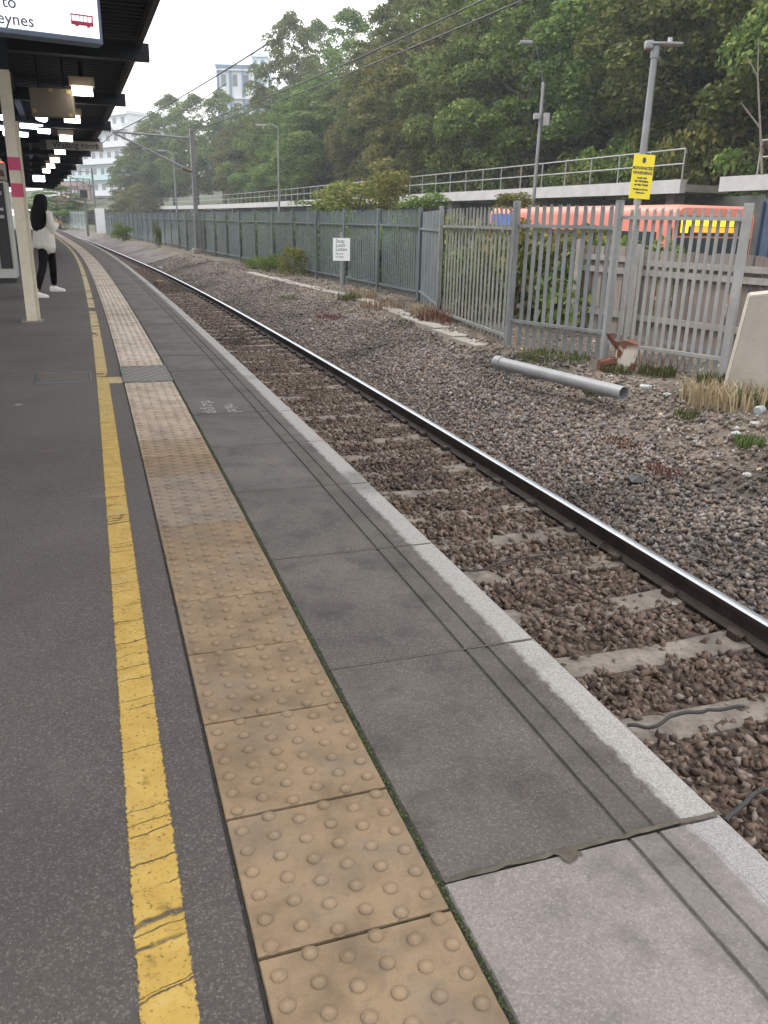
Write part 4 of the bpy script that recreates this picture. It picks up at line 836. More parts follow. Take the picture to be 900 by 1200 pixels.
lettering('sta', .22, Vector((-.02, .045, .09)), (1, 0, 0), (0, 0, 1), plain('brown_letters', (.12, .04, .03), .6), t2, align='RIGHT', bold=.008)
o = MB().tube([(0, 0, 0), (0, -.05, 0)], .07, 14).build('red_lamp', None, loc=tuple(AT(2, 193, 20.5))); rl = MT('red_glow', .4); rl.color((.5, .03, .02)); rl.emit((1, .06, .03), 3.); o.data.materials.append(rl.m); tag(o, 'small round red lamp above the vending machine header', 'lamp')
# ================================================================ PERSON
def skinmesh(name, nodes, edges, mat, parent, root=0, lv=2, origin=(0, 0, 0)):
    me = bpy.data.meshes.new(name); bm = bmesh.new(); lay = bm.verts.layers.skin.verify(); vs = []
    for i, (p, r) in enumerate(nodes):
        v = bm.verts.new(p); r = r if isinstance(r, tuple) else (r, r); v[lay].radius = r; v[lay].use_root = (i == root); vs.append(v)
    for a, b in edges: bm.edges.new((vs[a], vs[b]))
    bm.to_mesh(me); bm.free(); o = link(name, me, mat, parent); o.modifiers.new('skin', 'SKIN').use_smooth_shade = True; sb = o.modifiers.new('sub', 'SUBSURF'); sb.levels = lv; sb.render_levels = lv
    return o
fR = G(66, 341, 0); fL = G(44, 349, 0); c = Vector(((fR[0]+fL[0])/2, (fR[1]+fL[1])/2, 0)); fx = Vector(fR)-Vector(fL)
# local frame: +X body's facing (towards the right of the photo and away), +Y her left
p = thing('person', 'person with long black hair, loose white shirt, black leggings and white trainers facing away', 'person', tuple(c), 0)
u_ = Vector((math.cos(.95), math.sin(.95), 0))            # facing direction in world: mostly to the right, a little away
lft = Vector((0, 0, 1)).cross(u_)
def W(x, y, z): return u_*x+lft*y+Vector((0, 0, z))
def loc2(v): return Vector((v[0]-c.x, v[1]-c.y, 0))
RF_, LF_ = loc2(fR), loc2(fL)
hipc = (RF_+LF_)*.5
def P3(b, z, dx=0, dy=0): return b+u_*dx+lft*dy+Vector((0, 0, z))
RF_, LF_ = LF_.lerp(RF_, .92), LF_.lerp(RF_, .0)
hp = RF_.lerp(LF_, .22); hp.z = 0
skin = plain('skin', (.42, .27, .20), .55, 0, .05)
kneeR = RF_.lerp(hp, .45); kneeL = LF_.lerp(hp, .45); AR = lambda b, k, t: P3(k, .48, .045, 0).lerp(P3(b, .12), t)
nodes = [(P3(hp, .93), (.125, .10)), (P3(hp, 1.08), (.105, .085)), (P3(hp, 1.28), (.125, .09)), (P3(hp, 1.40), (.06, .055)), (P3(hp, 1.455), (.042, .045)), (P3(hp, 1.54, .02), (.070, .082)), (P3(hp, 1.615, .02), (.062, .070)),
         (P3(hp, .88, 0, -.08), .078), (P3(kneeR, .48, .045, 0), .048), (P3(RF_, .12), .034), (P3(RF_, .04, .02), .032),
         (P3(hp, .88, 0, .08), .078), (P3(kneeL, .48, .045, 0), .048), (P3(LF_, .12), .034), (P3(LF_, .04, .02), .032),
         (P3(hp, 1.36, 0, -.15), .048), (P3(hp, 1.10, .0, -.215), .036), (P3(hp, 1.20, .20, -.10), .027),
         (P3(hp, 1.36, 0, .15), .048), (P3(hp, 1.10, .0, .21), .036), (P3(hp, 1.21, .20, .09), .027)]
edges = [(0, 1), (1, 2), (2, 3), (3, 4), (4, 5), (5, 6), (0, 7), (7, 8), (8, 9), (9, 10), (0, 11), (11, 12), (12, 13), (13, 14), (2, 15), (15, 16), (16, 17), (2, 18), (18, 19), (19, 20)]
skinmesh('body', nodes, edges, skin, p)
for sy, wr in ((-1, nodes[17][0]), (1, nodes[20][0])):     # hands: palm, four fingers curled round the snack, thumb
    hn = [(wr, .024), (wr+u_*.05, (.034, .020))]; he = [(0, 1)]
    for f in range(4):
        k = len(hn); b = wr+u_*.085+lft*sy*0+Vector((0, 0, .026-.018*f)); hn += [(b, .010), (b+u_*(.030-.003*abs(f-1)), .009), (b+u_*.042-lft*sy*.022, .008)]; he += [(1, k), (k, k+1), (k+1, k+2)]
    k = len(hn); b = wr+u_*.035+Vector((0, 0, .035)); hn += [(b, .012), (b+u_*.03+Vector((0, 0, .018))-lft*sy*.01, .010), (b+u_*.055+Vector((0, 0, .012))-lft*sy*.02, .009)]; he += [(0, k), (k, k+1), (k+1, k+2)]
    skinmesh('hand', hn, he, skin, p, 0, 1)
legm = MT('black_leggings', .95, 0, .1).color((.004, .004, .005)).m
skinmesh('leggings', [(P3(hp, .98), (.145, .115)), (P3(hp, .86, 0, -.085), .098), (P3(kneeR, .48, .045, 0), .070), (AR(RF_, kneeR, .5), .064), (P3(RF_, .10), .050), (P3(hp, .86, 0, .085), .098), (P3(kneeL, .48, .045, 0), .070), (AR(LF_, kneeL, .5), .064), (P3(LF_, .10), .050)],
         [(0, 1), (1, 2), (2, 3), (3, 4), (0, 5), (5, 6), (6, 7), (7, 8)], legm, p)
shm = MT('white_shirt', .85); shm.color(shm.ramp(shm.noise(9, 3), [(.3, (.52, .50, .45)), (.7, (.62, .60, .55))])); shm.bump(shm.noise(14, 3, shm.map(shm.pos(), (1, 1, .3))), .03); shm = shm.m
rings = []
for z, rx, ry, dx, wav in ((1.43, .05, .07, .0, 0), (1.40, .085, .155, 0, 0), (1.34, .115, .20, 0, 0), (1.22, .135, .20, -.01, .01), (1.08, .15, .20, -.02, .012), (.95, .165, .215, -.03, .018), (.84, .175, .225, -.035, .025), (.76, .175, .225, -.035, .03)):
    ring = []
    for a in np.linspace(0, 2*pi, 33)[:-1]:
        r = 1+wav*4*math.sin(a*5+z*3)*.25+wav*3*math.sin(a*9)*.2
        hem = (.07*math.cos(2*a)*(1 if z < .8 else .3 if z < .9 else 0)) - (.05 if z < .8 and math.cos(a) < -.3 else 0)
        ring.append(P3(hp, z+hem*.9, dx+rx*math.cos(a)*r, ry*math.sin(a)*r))
    rings.append(ring)
so_ = MB().loft(rings, cap=False).build('shirt', shm, p, smooth=True); so_.modifiers.new('t', 'SOLIDIFY').thickness = .006
for sy, (sh, el, wr) in ((-1, [nodes[i][0] for i in (15, 16, 17)]), (1, [nodes[i][0] for i in (18, 19, 20)])):
    mb = MB(); mb.tube([sh-Vector((0, 0, -.02)), sh.lerp(el, .35), el.lerp(sh, .15), el, el.lerp(wr, .35), el.lerp(wr, .8)], [.075, .078, .078, .08, .072, .06], 14, cap=False); o = mb.build('sleeve', shm, p, smooth=True); o.modifiers.new('t', 'SOLIDIFY').thickness = .004
hair = MT('black_hair', .8, 0, .15); hair.color((.004, .0035, .0035)); hair.bump(hair.noise(60, 3, hair.map(hair.pos(), (1, 1, .05))), .01); hair = hair.m
rings = []
for z, rx, ry, dx in ((1.675, .02, .02, .0), (1.668, .06, .055, .0), (1.64, .092, .082, -.005), (1.59, .108, .096, -.012), (1.54, .118, .112, -.022), (1.48, .115, .13, -.04), (1.42, .112, .17, -.06), (1.32, .11, .20, -.075), (1.22, .10, .205, -.09), (1.13, .085, .17, -.105), (1.06, .06, .10, -.115), (1.0, .03, .04, -.115)):
    rings.append([P3(hp, z+.012*math.sin(a*7)*(1 if z < 1.5 else 0), dx+rx*math.cos(a)*(1+.05*math.sin(5*a+z*20)), ry*math.sin(a)*(1+.05*math.sin(7*a))) for a in np.linspace(0, 2*pi, 29)[:-1]])
MB().loft(rings).build('hair', hair, p, smooth=True)
ball = MB()
shw = plain('white_trainer', (.72, .72, .70), .6, 0, .04); sol = plain('trainer_sole', (.60, .60, .58), .7)
FU = Vector((math.cos(.2), math.sin(.2), 0)); FL_ = Vector((0, 0, 1)).cross(FU); PS = lambda b, z, x, y: b+FU*x+FL_*y+Vector((0, 0, z))
for b in (RF_, LF_):
    rings = []
    for x, hy, h in ((-.085, .020, .05), (-.075, .034, .085), (-.03, .038, .095), (.03, .037, .085), (.09, .042, .062), (.14, .042, .048), (.175, .030, .035), (.185, .012, .02)):
        rings.append([PS(b, .012+max(0, h*(.5+.5*math.sin(a))), x, hy*math.cos(a)) for a in np.linspace(0, 2*pi, 17)[:-1]])
    o = MB().loft(rings).build('shoe', shw, p, smooth=True)
    so2 = MB().prism([(x, y) for x, y in ((-.088, -.02), (-.07, -.036), (.03, -.039), (.12, -.044), (.17, -.034), (.19, 0), (.17, .034), (.12, .044), (.03, .039), (-.07, .036), (-.088, .02))], .02, b+Vector((0, 0, .003)), FU, FL_).build('sole', sol, o)
sn = nodes[20][0]+u_*.10; o = MB().tube([sn+Vector(c)-Vector((0, 0, .05)), sn+Vector(c), sn+Vector(c)+Vector((0, 0, .06))], [.022, .032, .026], 12).build('snack_wrapper', plain('yellow_wrapper', (.75, .52, .16), .6), smooth=True)
tag(o, 'small yellow snack held in front of the person with black hair', 'snack')
# ================================================================ ROAD SIDE: BUS, WALKWAY, LAMPS
DB = 12.2
sB = s_at(783, DB, 1.0); RZ0 = -1.1
bt_ = thing('bus', 'salmon and white single-deck bus with an amber destination display passing behind the fence', 'bus', tuple(T(sB, DB, RZ0)), head(sB+6))
# local frame: x across (towards +d), y along (away); front face at y=0
pink = plain('salmon_bus_paint', (.58, .18, .125), .5, 0, .05); grey_b = plain('bus_lower_paint', (.30, .31, .32), .4, 0, .05)
glass_b = MT('bus_glass', .1); glass_b.color((.035, .045, .055)); glass_b = glass_b.m
Lb, Wb, Hb = 9.6, 2.5, 2.98
def rb(x, y0, y1, z0, z1, r=.25):            # rounded section in x-z swept along y
    pts = []
    for cx_, cz, a0 in ((Wb-r, z1-r, 0), (r, z1-r, 90)):
        for k in range(5): a = math.radians(a0+22.5*k); pts.append((cx_+r*math.cos(a), cz+r*math.sin(a)))
    pts = [(Wb, z0)]+pts+[(0, z0)]
    return [[Vector((a, y, b)) for a, b in pts] for y in (y0, y1)]
mb = MB(); R_ = rb(0, 0, Lb, .32, Hb); fr0 = [Vector((Wb/2+(v.x-Wb/2)*.94, -.12, .32+(v.z-.32)*.975)) for v in R_[0]]; fr1 = [Vector((Wb/2+(v.x-Wb/2), .12, v.z)) for v in R_[0]]
mb.loft([fr0, fr1, R_[1]]).build('body', pink, bt_, smooth=True)
MB().box((-.006, 4.2, 1.85), (.02, 7.4, .98)).build('side_window_band', glass_b, bt_); MB().box((-.008, 4.8, .78), (.02, 9.0, .86)).build('lower_side', grey_b, bt_)
for y in (1.9, 3.6, 5.3, 7.0): MB().box((-.02, y, 1.85), (.012, .07, .97)).build('window_pillar', black, bt_)
MB().box((-.012, 8.7, 2.6), (.03, 1.5, .36)).build('blue_panel', plain('blue_panel', (.06, .16, .60), .4), bt_); MB().box((-.012, 7.7, 2.6), (.03, .45, .36)).build('white_panel', plain('white_panel', (.7, .7, .7), .4), bt_)
MB().box((Wb/2, -.125, 1.55), (2.26, .03, 1.35), bev=.01).build('windscreen', glass_b, bt_)
MB().box((Wb/2, -.128, 2.50), (2.2, .04, .46), bev=.01).build('display_surround', black, bt_)
amb = MT('amber_display', .4); amb.color((.5, .3, .02)); bz = amb.xyz(amb.obj())[2]; amb.emit(amb.ramp(bz, [(.45, (1, .28, .01)), (.55, (1, .62, .02))]), 1.0)
amb.nt.links.clear(); amb.nt.links.new(amb.b.outputs[0], amb.out.inputs[0]); amb.b.inputs['Emission Color'].default_value = (1, .55, .02, 1); amb.b.inputs['Emission Strength'].default_value = 1.3
amb2 = MT('orange_display', .4); amb2.color((.5, .2, .02)); amb2.emit((1, .27, .01), 1.1)
MB().box((Wb*.40, -.155, 2.56), (1.55, .012, .14)).build('display_row', amb.m, bt_); MB().box((Wb*.48, -.155, 2.41), (1.20, .012, .12)).build('display_row', amb2.m, bt_); MB().box((.30, -.16, 2.485), (.22, .012, .30)).build('display_number', amb.m, bt_)
for x in (.3, Wb-.3): MB().box((x, -.14, .75), (.34, .05, .2), bev=.03).build('headlight', plain('headlight_glass', (.6, .6, .6), .2), bt_)
MB().box((Wb/2, -.13, .5), (2.3, .08, .26), bev=.03).build('bumper', grey_b, bt_)
for y in (2.2, 7.3):
    for x in (.12, Wb-.12):
        wv = MB().tube([(x-.14, y, .48), (x+.14, y, .48)], .48, 24).build('wheel', black, bt_); MB().tube([(x-.16, y, .48), (x+.16, y, .48)], .27, 16).build('hub', galv, wv)
MB().tube([(-.05, -.1, 2.45), (-.22, -.35, 2.42), (-.24, -.4, 2.0)], .02, 6).box((-.25, -.42, 1.85), (.08, .16, .34), bev=.02).build('mirror', black, bt_)
# walkway
DW = 19.5; sEnd = s_at(797, DW, 2.8); sR = s_at(843, DW, 2.8)
def walkway(s0, s1, label, ds=1.9, rail_gap=()):
    t = thing('raised_walkway', label, 'walkway', tuple(T(s0, DW, 2.5)), 0, 'concrete walkway decks above the road'); q = Vector(t.location)
    def sw(prof, a, b, nm, mt, st=1.5):
        mb = MB().sweep(prof, a, b, st); mb.v = [(x-q.x, y-q.y, z-q.z) for x, y, z in mb.v]; return mb.build(nm, mt, t)
    sw([(DW, 2.55), (DW+.25, 2.55), (DW+.25, 3.02), (DW, 3.02)], s0, s1, 'edge_beam', white_conc); sw([(DW+.25, 2.6), (DW+2.2, 2.6), (DW+2.2, 2.85), (DW+.25, 2.85)], s0, s1, 'deck', concrete)
    s = s0+1.5
    while s < min(s1, 150):
        MB().box(Vector(T(s, DW+1.1, .9))-q, (.5, .5, 3.4), head(s)).build('pier', concrete, t); s += 9.5
    for dd in (DW+.12,):
        for z in (3.55, 4.05):
            if dd > DW+1 and z < 4: continue
            mb = MB(); mb.tube([Vector(T(a, dd, z))-q for a in np.arange(s0+.1, s1-.05, 1.9)], .028, 8); mb.build('handrail', galv_light, t)
        s = s0+.1; k = 0
        while s < min(s1, 140) and k < 45:
            MB().tube([Vector(T(s, dd, 2.85))-q, Vector(T(s, dd, 4.06))-q], .03, 8).build('handrail_post', galv_light, t); s += 1.9; k += 1
    return t
walkway(sEnd, 148, 'long pale walkway deck with steel handrail stretching behind the fence under the trees'); walkway(8, sR, 'short pale walkway deck with handrail at the frame edge past the gap')
m = plain('deck_shade_tone', (.09, .095, .085), .9, 0, .3, 1.5, bump=.01, bsc=10)  # wall added behind the deck, its dark colour stands for shade under it
t = MB().sweep([(21.62, -.5), (21.95, -.5), (21.95, 2.5), (21.62, 2.5)], 5, 160, 2.).build('deck_shade_wall', m); tag(t, 'added wall toned dark for the shade beneath the walkway at the foot of the bank', 'wall')
# navy hoarding beyond the gap
sH = s_at(880, 10.6, .5); t = thing('navy_hoarding', 'dark navy steel hoarding between the palings and the concrete block', 'hoarding', tuple(T(sH, 10.6, -1.1)), head(sH)-.2)
nv = plain('navy_paint', (.02, .035, .075), .5, 0, .2)
MB().box((1.2, 0, 1.48), (2.4, .05, 2.9)).build('hoarding_sheet', nv, t); MB().box((.12, -.05, 1.5), (.14, .08, 2.95)).build('post', plain('navy_post', (.05, .08, .13), .5), t); MB().box((1.3, -.05, 2.5), (2.2, .04, .12)).build('rail', nv, t)
# lamps
def lamp(base_px, top_px, Y, arm, label, r0=.09, r1=.05, head_sz=(.55, .2, .1), name='street_lamp'):
    b = AT(base_px[0], base_px[1], Y); tp = AT(top_px[0], top_px[1], Y); zb = -1.1; d_ = tp-b; k = (zb-b[2])/d_[2]; b = b+d_*k
    t = thing(name, label, 'street lamp', tuple(b), 0, 'street lamps behind the fence'); B = Vector(tp-b)
    MB().tube([(0, 0, 0), B*.25, B*.2501, B], [r0*1.3, r0*1.2, r0, r1], 12).build('pole', galv, t, smooth=True)
    a = Vector(arm); n = MB().tube([B-B*.004, B+a*.5+Vector((0, 0, abs(a.x)*.12)), B+a], r1*.7, 8).build('arm', galv, t, smooth=True)
    rz = math.atan2(a.y, a.x); MB().box(B+a*1.05, head_sz, rz, bev=.03).build('lamp_head', plain('lamp_head', (.30, .30, .30), .5) if 'lamp_head' not in bpy.data.materials else bpy.data.materials['lamp_head'], t)
    return t, B
lamp((327, 241), (325.8, 149), 68, (-1.2, -.1, .1), 'slim street lamp before the tall tree at the middle of the walkway', .09, .05, (.8, .25, .12))
lamp((207, 241), (202.6, 180), 96, (-1.1, -.1, .25), 'slim distant street lamp beside the overhead line mast', .11, .07, (.8, .25, .12))
t, B = lamp((626, 226), (637, 99), 33, (-.02, 0, .02), 'camera pole with two white boxes in front of the trees', .07, .06, (.1, .1, .1), 'camera_pole')
t['category'] = 'camera pole'
for dz, sx in ((1.2, .18), (1.3, -.16)): MB().box(B*.84+Vector((sx, -.1, dz-1.2)), (.22, .26, .42 if sx > 0 else .2), bev=.02).build('camera_box', galv_light, t)
up = Vector(AT(624, 50, 33))-Vector(t.location); MB().tube([B, B.lerp(up, .5)+Vector((.05, 0, 0)), up+Vector((.1, 0, 0)), up-Vector((.25, 0, 0))], [.022, .014, .012, .012], 8).build('upper_pole', plain('dark_thin_pole', (.10, .11, .11), .5), t, smooth=True)
MB().box(up-Vector((.22, 0, .0)), (.45, .2, .12), bev=.04).build('lamp_head', galv, t)
t, B = lamp((752, 195), (768.5, 54), 24, (.02, 0, .02), 'stout leaning lamp column with a flat double head above the yellow board', .115, .085, (.1, .1, .1))
MB().box(B+Vector((.24, 0, .05)), (.85, .3, .07), bev=.03).build('lamp_head', galv, t); MB().tube([B-Vector((0, 0, .28)), B+Vector((0, 0, .0))], .115, 12).build('collar', galv, t); MB().tube([B+Vector((.35, 0, .09)), B+Vector((.35, 0, .2))], .06, 10).build('photocell', white_conc, t)
MB().box(B+Vector((-.18, 0, .02)), (.2, .26, .2), bev=.05).build('lamp_bracket', galv, t)
# overhead line masts
def mast(base_px, s_d, y_top, arm_px, label, arm_tip=None):
    g = T(*s_d, -.6); zt = top_z(g, y_top); t = thing('overhead_line_mast', label, 'mast', tuple(g), head(s_d[0]), 'overhead line masts'); H = zt+.6
    mb = MB(); 
    for x in (-.1, .1): mb.box((x, 0, H/2), (.02, .2, H))
    mb.box((0, 0, H/2), (.18, .015, H)); mb.build('post', plain('mast_steel', (.17, .17, .17), .6) if 'mast_steel' not in bpy.data.materials else bpy.data.materials['mast_steel'], t)
    MB().box((0, 0, .15), (.6, .6, .4), bev=.03).build('foundation', concrete, t)
    L = s_d[1]-1.6; st = bpy.data.materials['mast_steel']
    MB().tube([(-.1, 0, H-.45), (-L, 0, H-.35)], .05, 8).build('top_tube', st, t); MB().tube([(-.1, 0, H-2.1), (-L+.1, 0, H-.42)], .05, 8).build('stay_tube', st, t)
    MB().tube([(-.12, 0, H-2.1), (-.6, 0, H-1.92)], .10, 10).build('insulator', plain('insulator_brown', (.1, .06, .05), .4) if 'insulator_brown' not in bpy.data.materials else bpy.data.materials['insulator_brown'], t)
    MB().tube([(-L+.2, 0, H-.5), (-L-.1, 0, H-.1)], .02, 6).tube([(-L-.1, 0, H-.1), (-L-.15, 0, H-.45)], .02, 6).build('registration_arm', st, t)
    return t, Vector(T(s_d[0], 1.6, zt-.45)), Vector(T(s_d[0], s_d[1], zt))
gm = on_ground(232, 297)
t1, w1, m1 = mast(None, (gm[1], gm[2]), 151, None, 'tall overhead line mast with its bracket reaching over the track')
gm2 = on_ground(114, 272); t2_, w2, m2 = mast(None, (gm2[1], gm2[2]), 197, None, 'far overhead line mast beside the signal cage')
wire = plain('dark_wire', (.03, .03, .035), .6)
def wirething(A, B, sag, r, label):
    A, B = Vector(A), Vector(B); P_ = [A.lerp(B, k/24)-Vector((0, 0, sag*4*(k/24)*(1-k/24))) for k in range(25)]
    o = MB().tube([x-A for x in P_], r, 6).build('overhead_wire', wire); o.location = A; return tag(o, label, 'overhead wire', 'overhead line wires')
ext = lambda px, py, Y, A, k: Vector(A)+(Vector(AT(px, py, Y))-Vector(A))*k
wirething(m1+Vector((0, 0, -.1)), ext(593, 0, 26, m1, 1.25), .25, .022, 'lower of two dark wires running up past the trees')
wirething(m1+Vector((0, 0, .15)), ext(553, 0, 26, m1, 1.25), .25, .022, 'upper of two dark wires running up past the trees')
wirething(w1, ext(311, 53, 24, w1, 1.0), .1, .020, 'dark wire climbing from the mast bracket past the white tower')
wirething(w1, w2, .4, .02, 'overhead wire between the two mast brackets')
wirething(ext(265, 98, 60, AT(238, 109, 60), 1), AT(196, 143, 70), .0, .03, 'short faint wire in front of the far trees')
# signal cage
g, s_, d_s = on_ground(102, 272); g = T(96, 4.6, -.6); t = thing('signal_post', 'far signal post with a square lattice cage and white sign', 'signal', tuple(AT(103, 272, 88)[:2])+(-.6,), head(90)); st = bpy.data.materials['mast_steel']
k_ = 88/FPX; MB().tube([(0, 0, 0), (0, 0, 3.4)], .12, 8).build('post', st, t)
mb = MB()
for z in (3.4, 4.4, 5.4):
    for y in (-.5, .5): mb.box((-.3, y, z), (1.9, .06, .06))
for x in (-1.2, -.6, 0, .6): mb.box((x, -.5, 4.4), (.06, .06, 2.0)).box((x, .5, 4.4), (.06, .06, 2.0))
mb.build('lattice_cage', st, t); MB().box((-.1, -.55, 4.0), (.7, .3, .7), bev=.03).build('signal_head', black, t); MB().box((1.3, -.1, 1.5), (.9, .05, 2.4)).build('white_sign', whitep, t)
# ================================================================ FAR BUILDINGS
def wpanel(name, px0, px1, py0, py1, Y, label, floors, cols, wall, glassc, slope=0., balc=None, depth=14, rail=None):
    A = Vector(AT(px0, py1, Y)); B = Vector(AT(px1, py1, Y*(1-slope))); A.z = B.z = -1; ux = (B-A).normalized(); L = (B-A).length; dn = Vector((-ux.y, ux.x, 0)); rz = math.atan2(ux.y, ux.x)
    ztop = AT((px0+px1)/2, py0, Y*(1-slope/2))[2]; H = ztop+1; t = thing(name, label, 'building', tuple(A), rz)
    MB().box((L/2, depth/2, H/2), (L, depth, H)).build('wall', wall, t); fh = H/floors; n = 0
    for f in range(floors):
        for c_ in range(cols):
            if n < 96: MB().box((L*(c_+.5)/cols, -.02, fh*(f+.62)), (L/cols*.42, .06, fh*.42)).build('window', glassc, t); n += 1
        if balc: MB().box((L/2, -.7, fh*(f+.22)), (L+.6, 1.3, fh*.36)).build('balcony', balc[f % len(balc)], t)
        MB().box((L/2, -.35, fh*(f+1)-.1), (L+.3, .7, .2)).build('floor_slab', wall, t)
    MB().box((L/2, depth/2, H+.3), (L+.4, depth+.4, .6)).build('roof', wall, t)
    return t
hz_w = plain('white_render', (.62, .63, .65), .8, 0, .05); tq = plain('pale_turquoise', (.42, .56, .56), .6, 0, .1); dg = plain('far_glass', (.14, .17, .20), .3, 0, .3, .4)
wpanel('apartment_block', 56, 158, 140, 262, 215, 'big white apartment block with stepped balconies beyond the canopy', 7, 12, hz_w, dg, .12, [tq, tq, hz_w, tq, hz_w, hz_w, hz_w])
wpanel('office_tower', 262, 300, 82, 250, 190, 'distant pale tower with blue-grey frame rising above the trees', 6, 3, hz_w, dg, 0, None, 4)
bl_ = plain('blue_grey_frame', (.12, .20, .30), .6); tw = bpy.data.objects['office_tower']; A = Vector(AT(262, 250, 190)); 
hT = AT(280, 78, 190)[2]+1
for x in (0, 2.6, 5.2, 7.8): MB().box((x, -.3, hT/2), (.45, .4, hT)).build('frame_fin', bl_, tw)
MB().box((3.9, -.3, hT), (8.6, .5, .6)).build('frame_top', bl_, tw)
wpanel('office_tower', 300, 316, 66, 250, 196, 'paler narrow tower part peeping over the tall tree beside the framed tower', 8, 2, plain('pale_blue_render', (.55, .62, .66), .7), dg, 0, None, 10)
wpanel('brick_building', 70, 97, 217, 262, 178, 'low red and white striped building behind the far fence', 2, 5, plain('red_brick', (.33, .24, .22), .8), hz_w, 0, [hz_w, plain('red_brick_dark', (.32, .17, .15), .8)], 8)
# ================================================================ TREES
def leaf_cloud(seed, blobs, per, size):
    r = np.random.default_rng(seed); C = []; 
    for (c, rad) in blobs:
        n = int(per*rad**2); u = r.normal(size=(n, 3)); u /= np.linalg.norm(u, axis=1)[:, None]; u[:, 2] = np.where(u[:, 2] < -.35, -u[:, 2], u[:, 2])
        q = rad*(.62+.42*r.random(n)**.6)[:, None]*u*np.array([1, 1, .8]); C.append(np.concatenate([q+np.array(c), u], 1))
    C = np.concatenate(C); P, U = C[:, :3], C[:, 3:]; n = len(P)
    nrm = U*.55+r.normal(size=(n, 3))*.6+np.array([0, 0, .35]); nrm /= np.linalg.norm(nrm, axis=1)[:, None]
    a = np.cross(nrm, r.normal(size=(n, 3))); a /= np.linalg.norm(a, axis=1)[:, None]; b = np.cross(nrm, a); s = size*(.55+.9*r.random(n))[:, None]
    dr = nrm*s*.18
    V = np.stack([P-a*s*.5, P+b*s*.36-dr*.6, P+a*s*.6, P-b*s*.36-dr*.6], 1).reshape(-1, 3); i = np.arange(n)*4
    return V, np.stack([i, i+1, i+2, i+3], -1)
def crown_blobs(seed, R=4.6, H=11., n=85, base=3.2):
    n = int(n*1.5)
    r = random.Random(seed); out = []
    for _ in range(n):
        h = r.random(); prof = math.sin(pi*min(1, (h*.86+.14)))**.62; a = r.uniform(0, 2*pi); q = R*prof*r.uniform(.15, 1)**.55
        out.append(((q*math.cos(a), q*math.sin(a), base+h*H), r.uniform(.65, 1.3)*(1.12-.5*h)))
    return out
leafA = leaf_mat('sycamore_leaf', [(0, (.050, .085, .018)), (.4, (.105, .155, .032)), (.75, (.165, .215, .046)), (1, (.23, .25, .07))], .3)
leafB = leaf_mat('turning_leaf', [(0, (.06, .085, .02)), (.4, (.13, .145, .035)), (.75, (.20, .19, .05)), (1, (.27, .22, .07))], .3)
leafC = leaf_mat('brown_leaf', [(0, (.035, .035, .018)), (.5, (.07, .062, .03)), (1, (.14, .095, .05))], .3)
bark = plain('bark', (.10, .085, .065), .9, 0, .3, 4, bump=.02, bsc=12); pbark = plain('pale_bark', (.20, .18, .15), .9, 0, .2, 4)
def tree_proto(seed, mat, blobs, H, trunk_h, per=400, size=.17):
    t = thing('tree', 'x', 'tree', (0, 0, -50)); r = random.Random(seed)
    V, Fc = leaf_cloud(seed, blobs, per, size); link('crown', fast_mesh('crown', V, Fc), mat, t)
    mb = MB(); top = Vector((r.uniform(-.4, .4), r.uniform(-.4, .4), H*.82)); mid = Vector((r.uniform(-.3, .3), r.uniform(-.3, .3), H*.4)); mb.tube([(0, 0, -1), (0, 0, .4), mid, top], [.30, .24, .17, .04], 9)
    for k in range(9):
        z = r.uniform(.18, .7)*H; a = r.uniform(0, 2*pi); b = Vector((0, 0, 0)).lerp(mid, z/(H*.4)) if z < H*.4 else mid.lerp(top, (z-H*.4)/(H*.42)); L = r.uniform(1.8, 3.6)
        e = b+Vector((math.cos(a)*L, math.sin(a)*L, L*r.uniform(.4, .9))); mb.tube([b, b.lerp(e, .5)+Vector((0, 0, -.1)), e], [.09, .06, .02], 6)
    mb.build('trunk', bark, t, smooth=True); return t
protos = [tree_proto(11+i, (leafA, leafA, leafB, leafA, leafC, leafB)[i], crown_blobs(11+i, R=(4.6, 4.2, 4.8, 3.9, 4.4, 4.0)[i], H=(11.5, 12, 10.5, 12.5, 11, 11)[i], n=95, base=(1.6, 2.2, 1.2, 2.6, 1.4, 1.5)[i]), 13.5, 3) for i in range(6)]
used = [0]*6; placed = []
def put_tree(i, loc, label, hs=1., ws=1., rz=None):
    rz = random.uniform(0, 6.28) if rz is None else rz; sc = (ws, ws, hs)
    if not used[i]: o = protos[i]; used[i] = 1; o.location = loc; o.rotation_euler = (0, 0, rz); o.scale = sc; o['label'] = label
    else: o = dup(protos[i], loc, rz, label, sc)
    o['group'] = 'trees on the bank'; placed.append(o); return o
KIND = {0: 'dark green', 1: 'deep green', 2: 'yellowing green', 3: 'dense green', 4: 'brownish', 5: 'olive turning'}
rows = [(24.5, 17, 104, 5.6, 'front'), (29.5, 20, 120, 6.2, 'second'), (36, 26, 130, 7.0, 'third')]
seq = {'front': [4, 0, 3, 1, 3, 0, 1, 2, 0, 1, 5, 3, 0, 1, 3, 0, 3, 1], 'second': [4, 0, 1, 3, 0, 1, 0, 3, 1, 0, 1, 3, 0, 3, 1, 0], 'third': [1, 0, 3, 0, 1, 3, 0, 1, 3, 0, 1, 0, 3, 1, 0]}
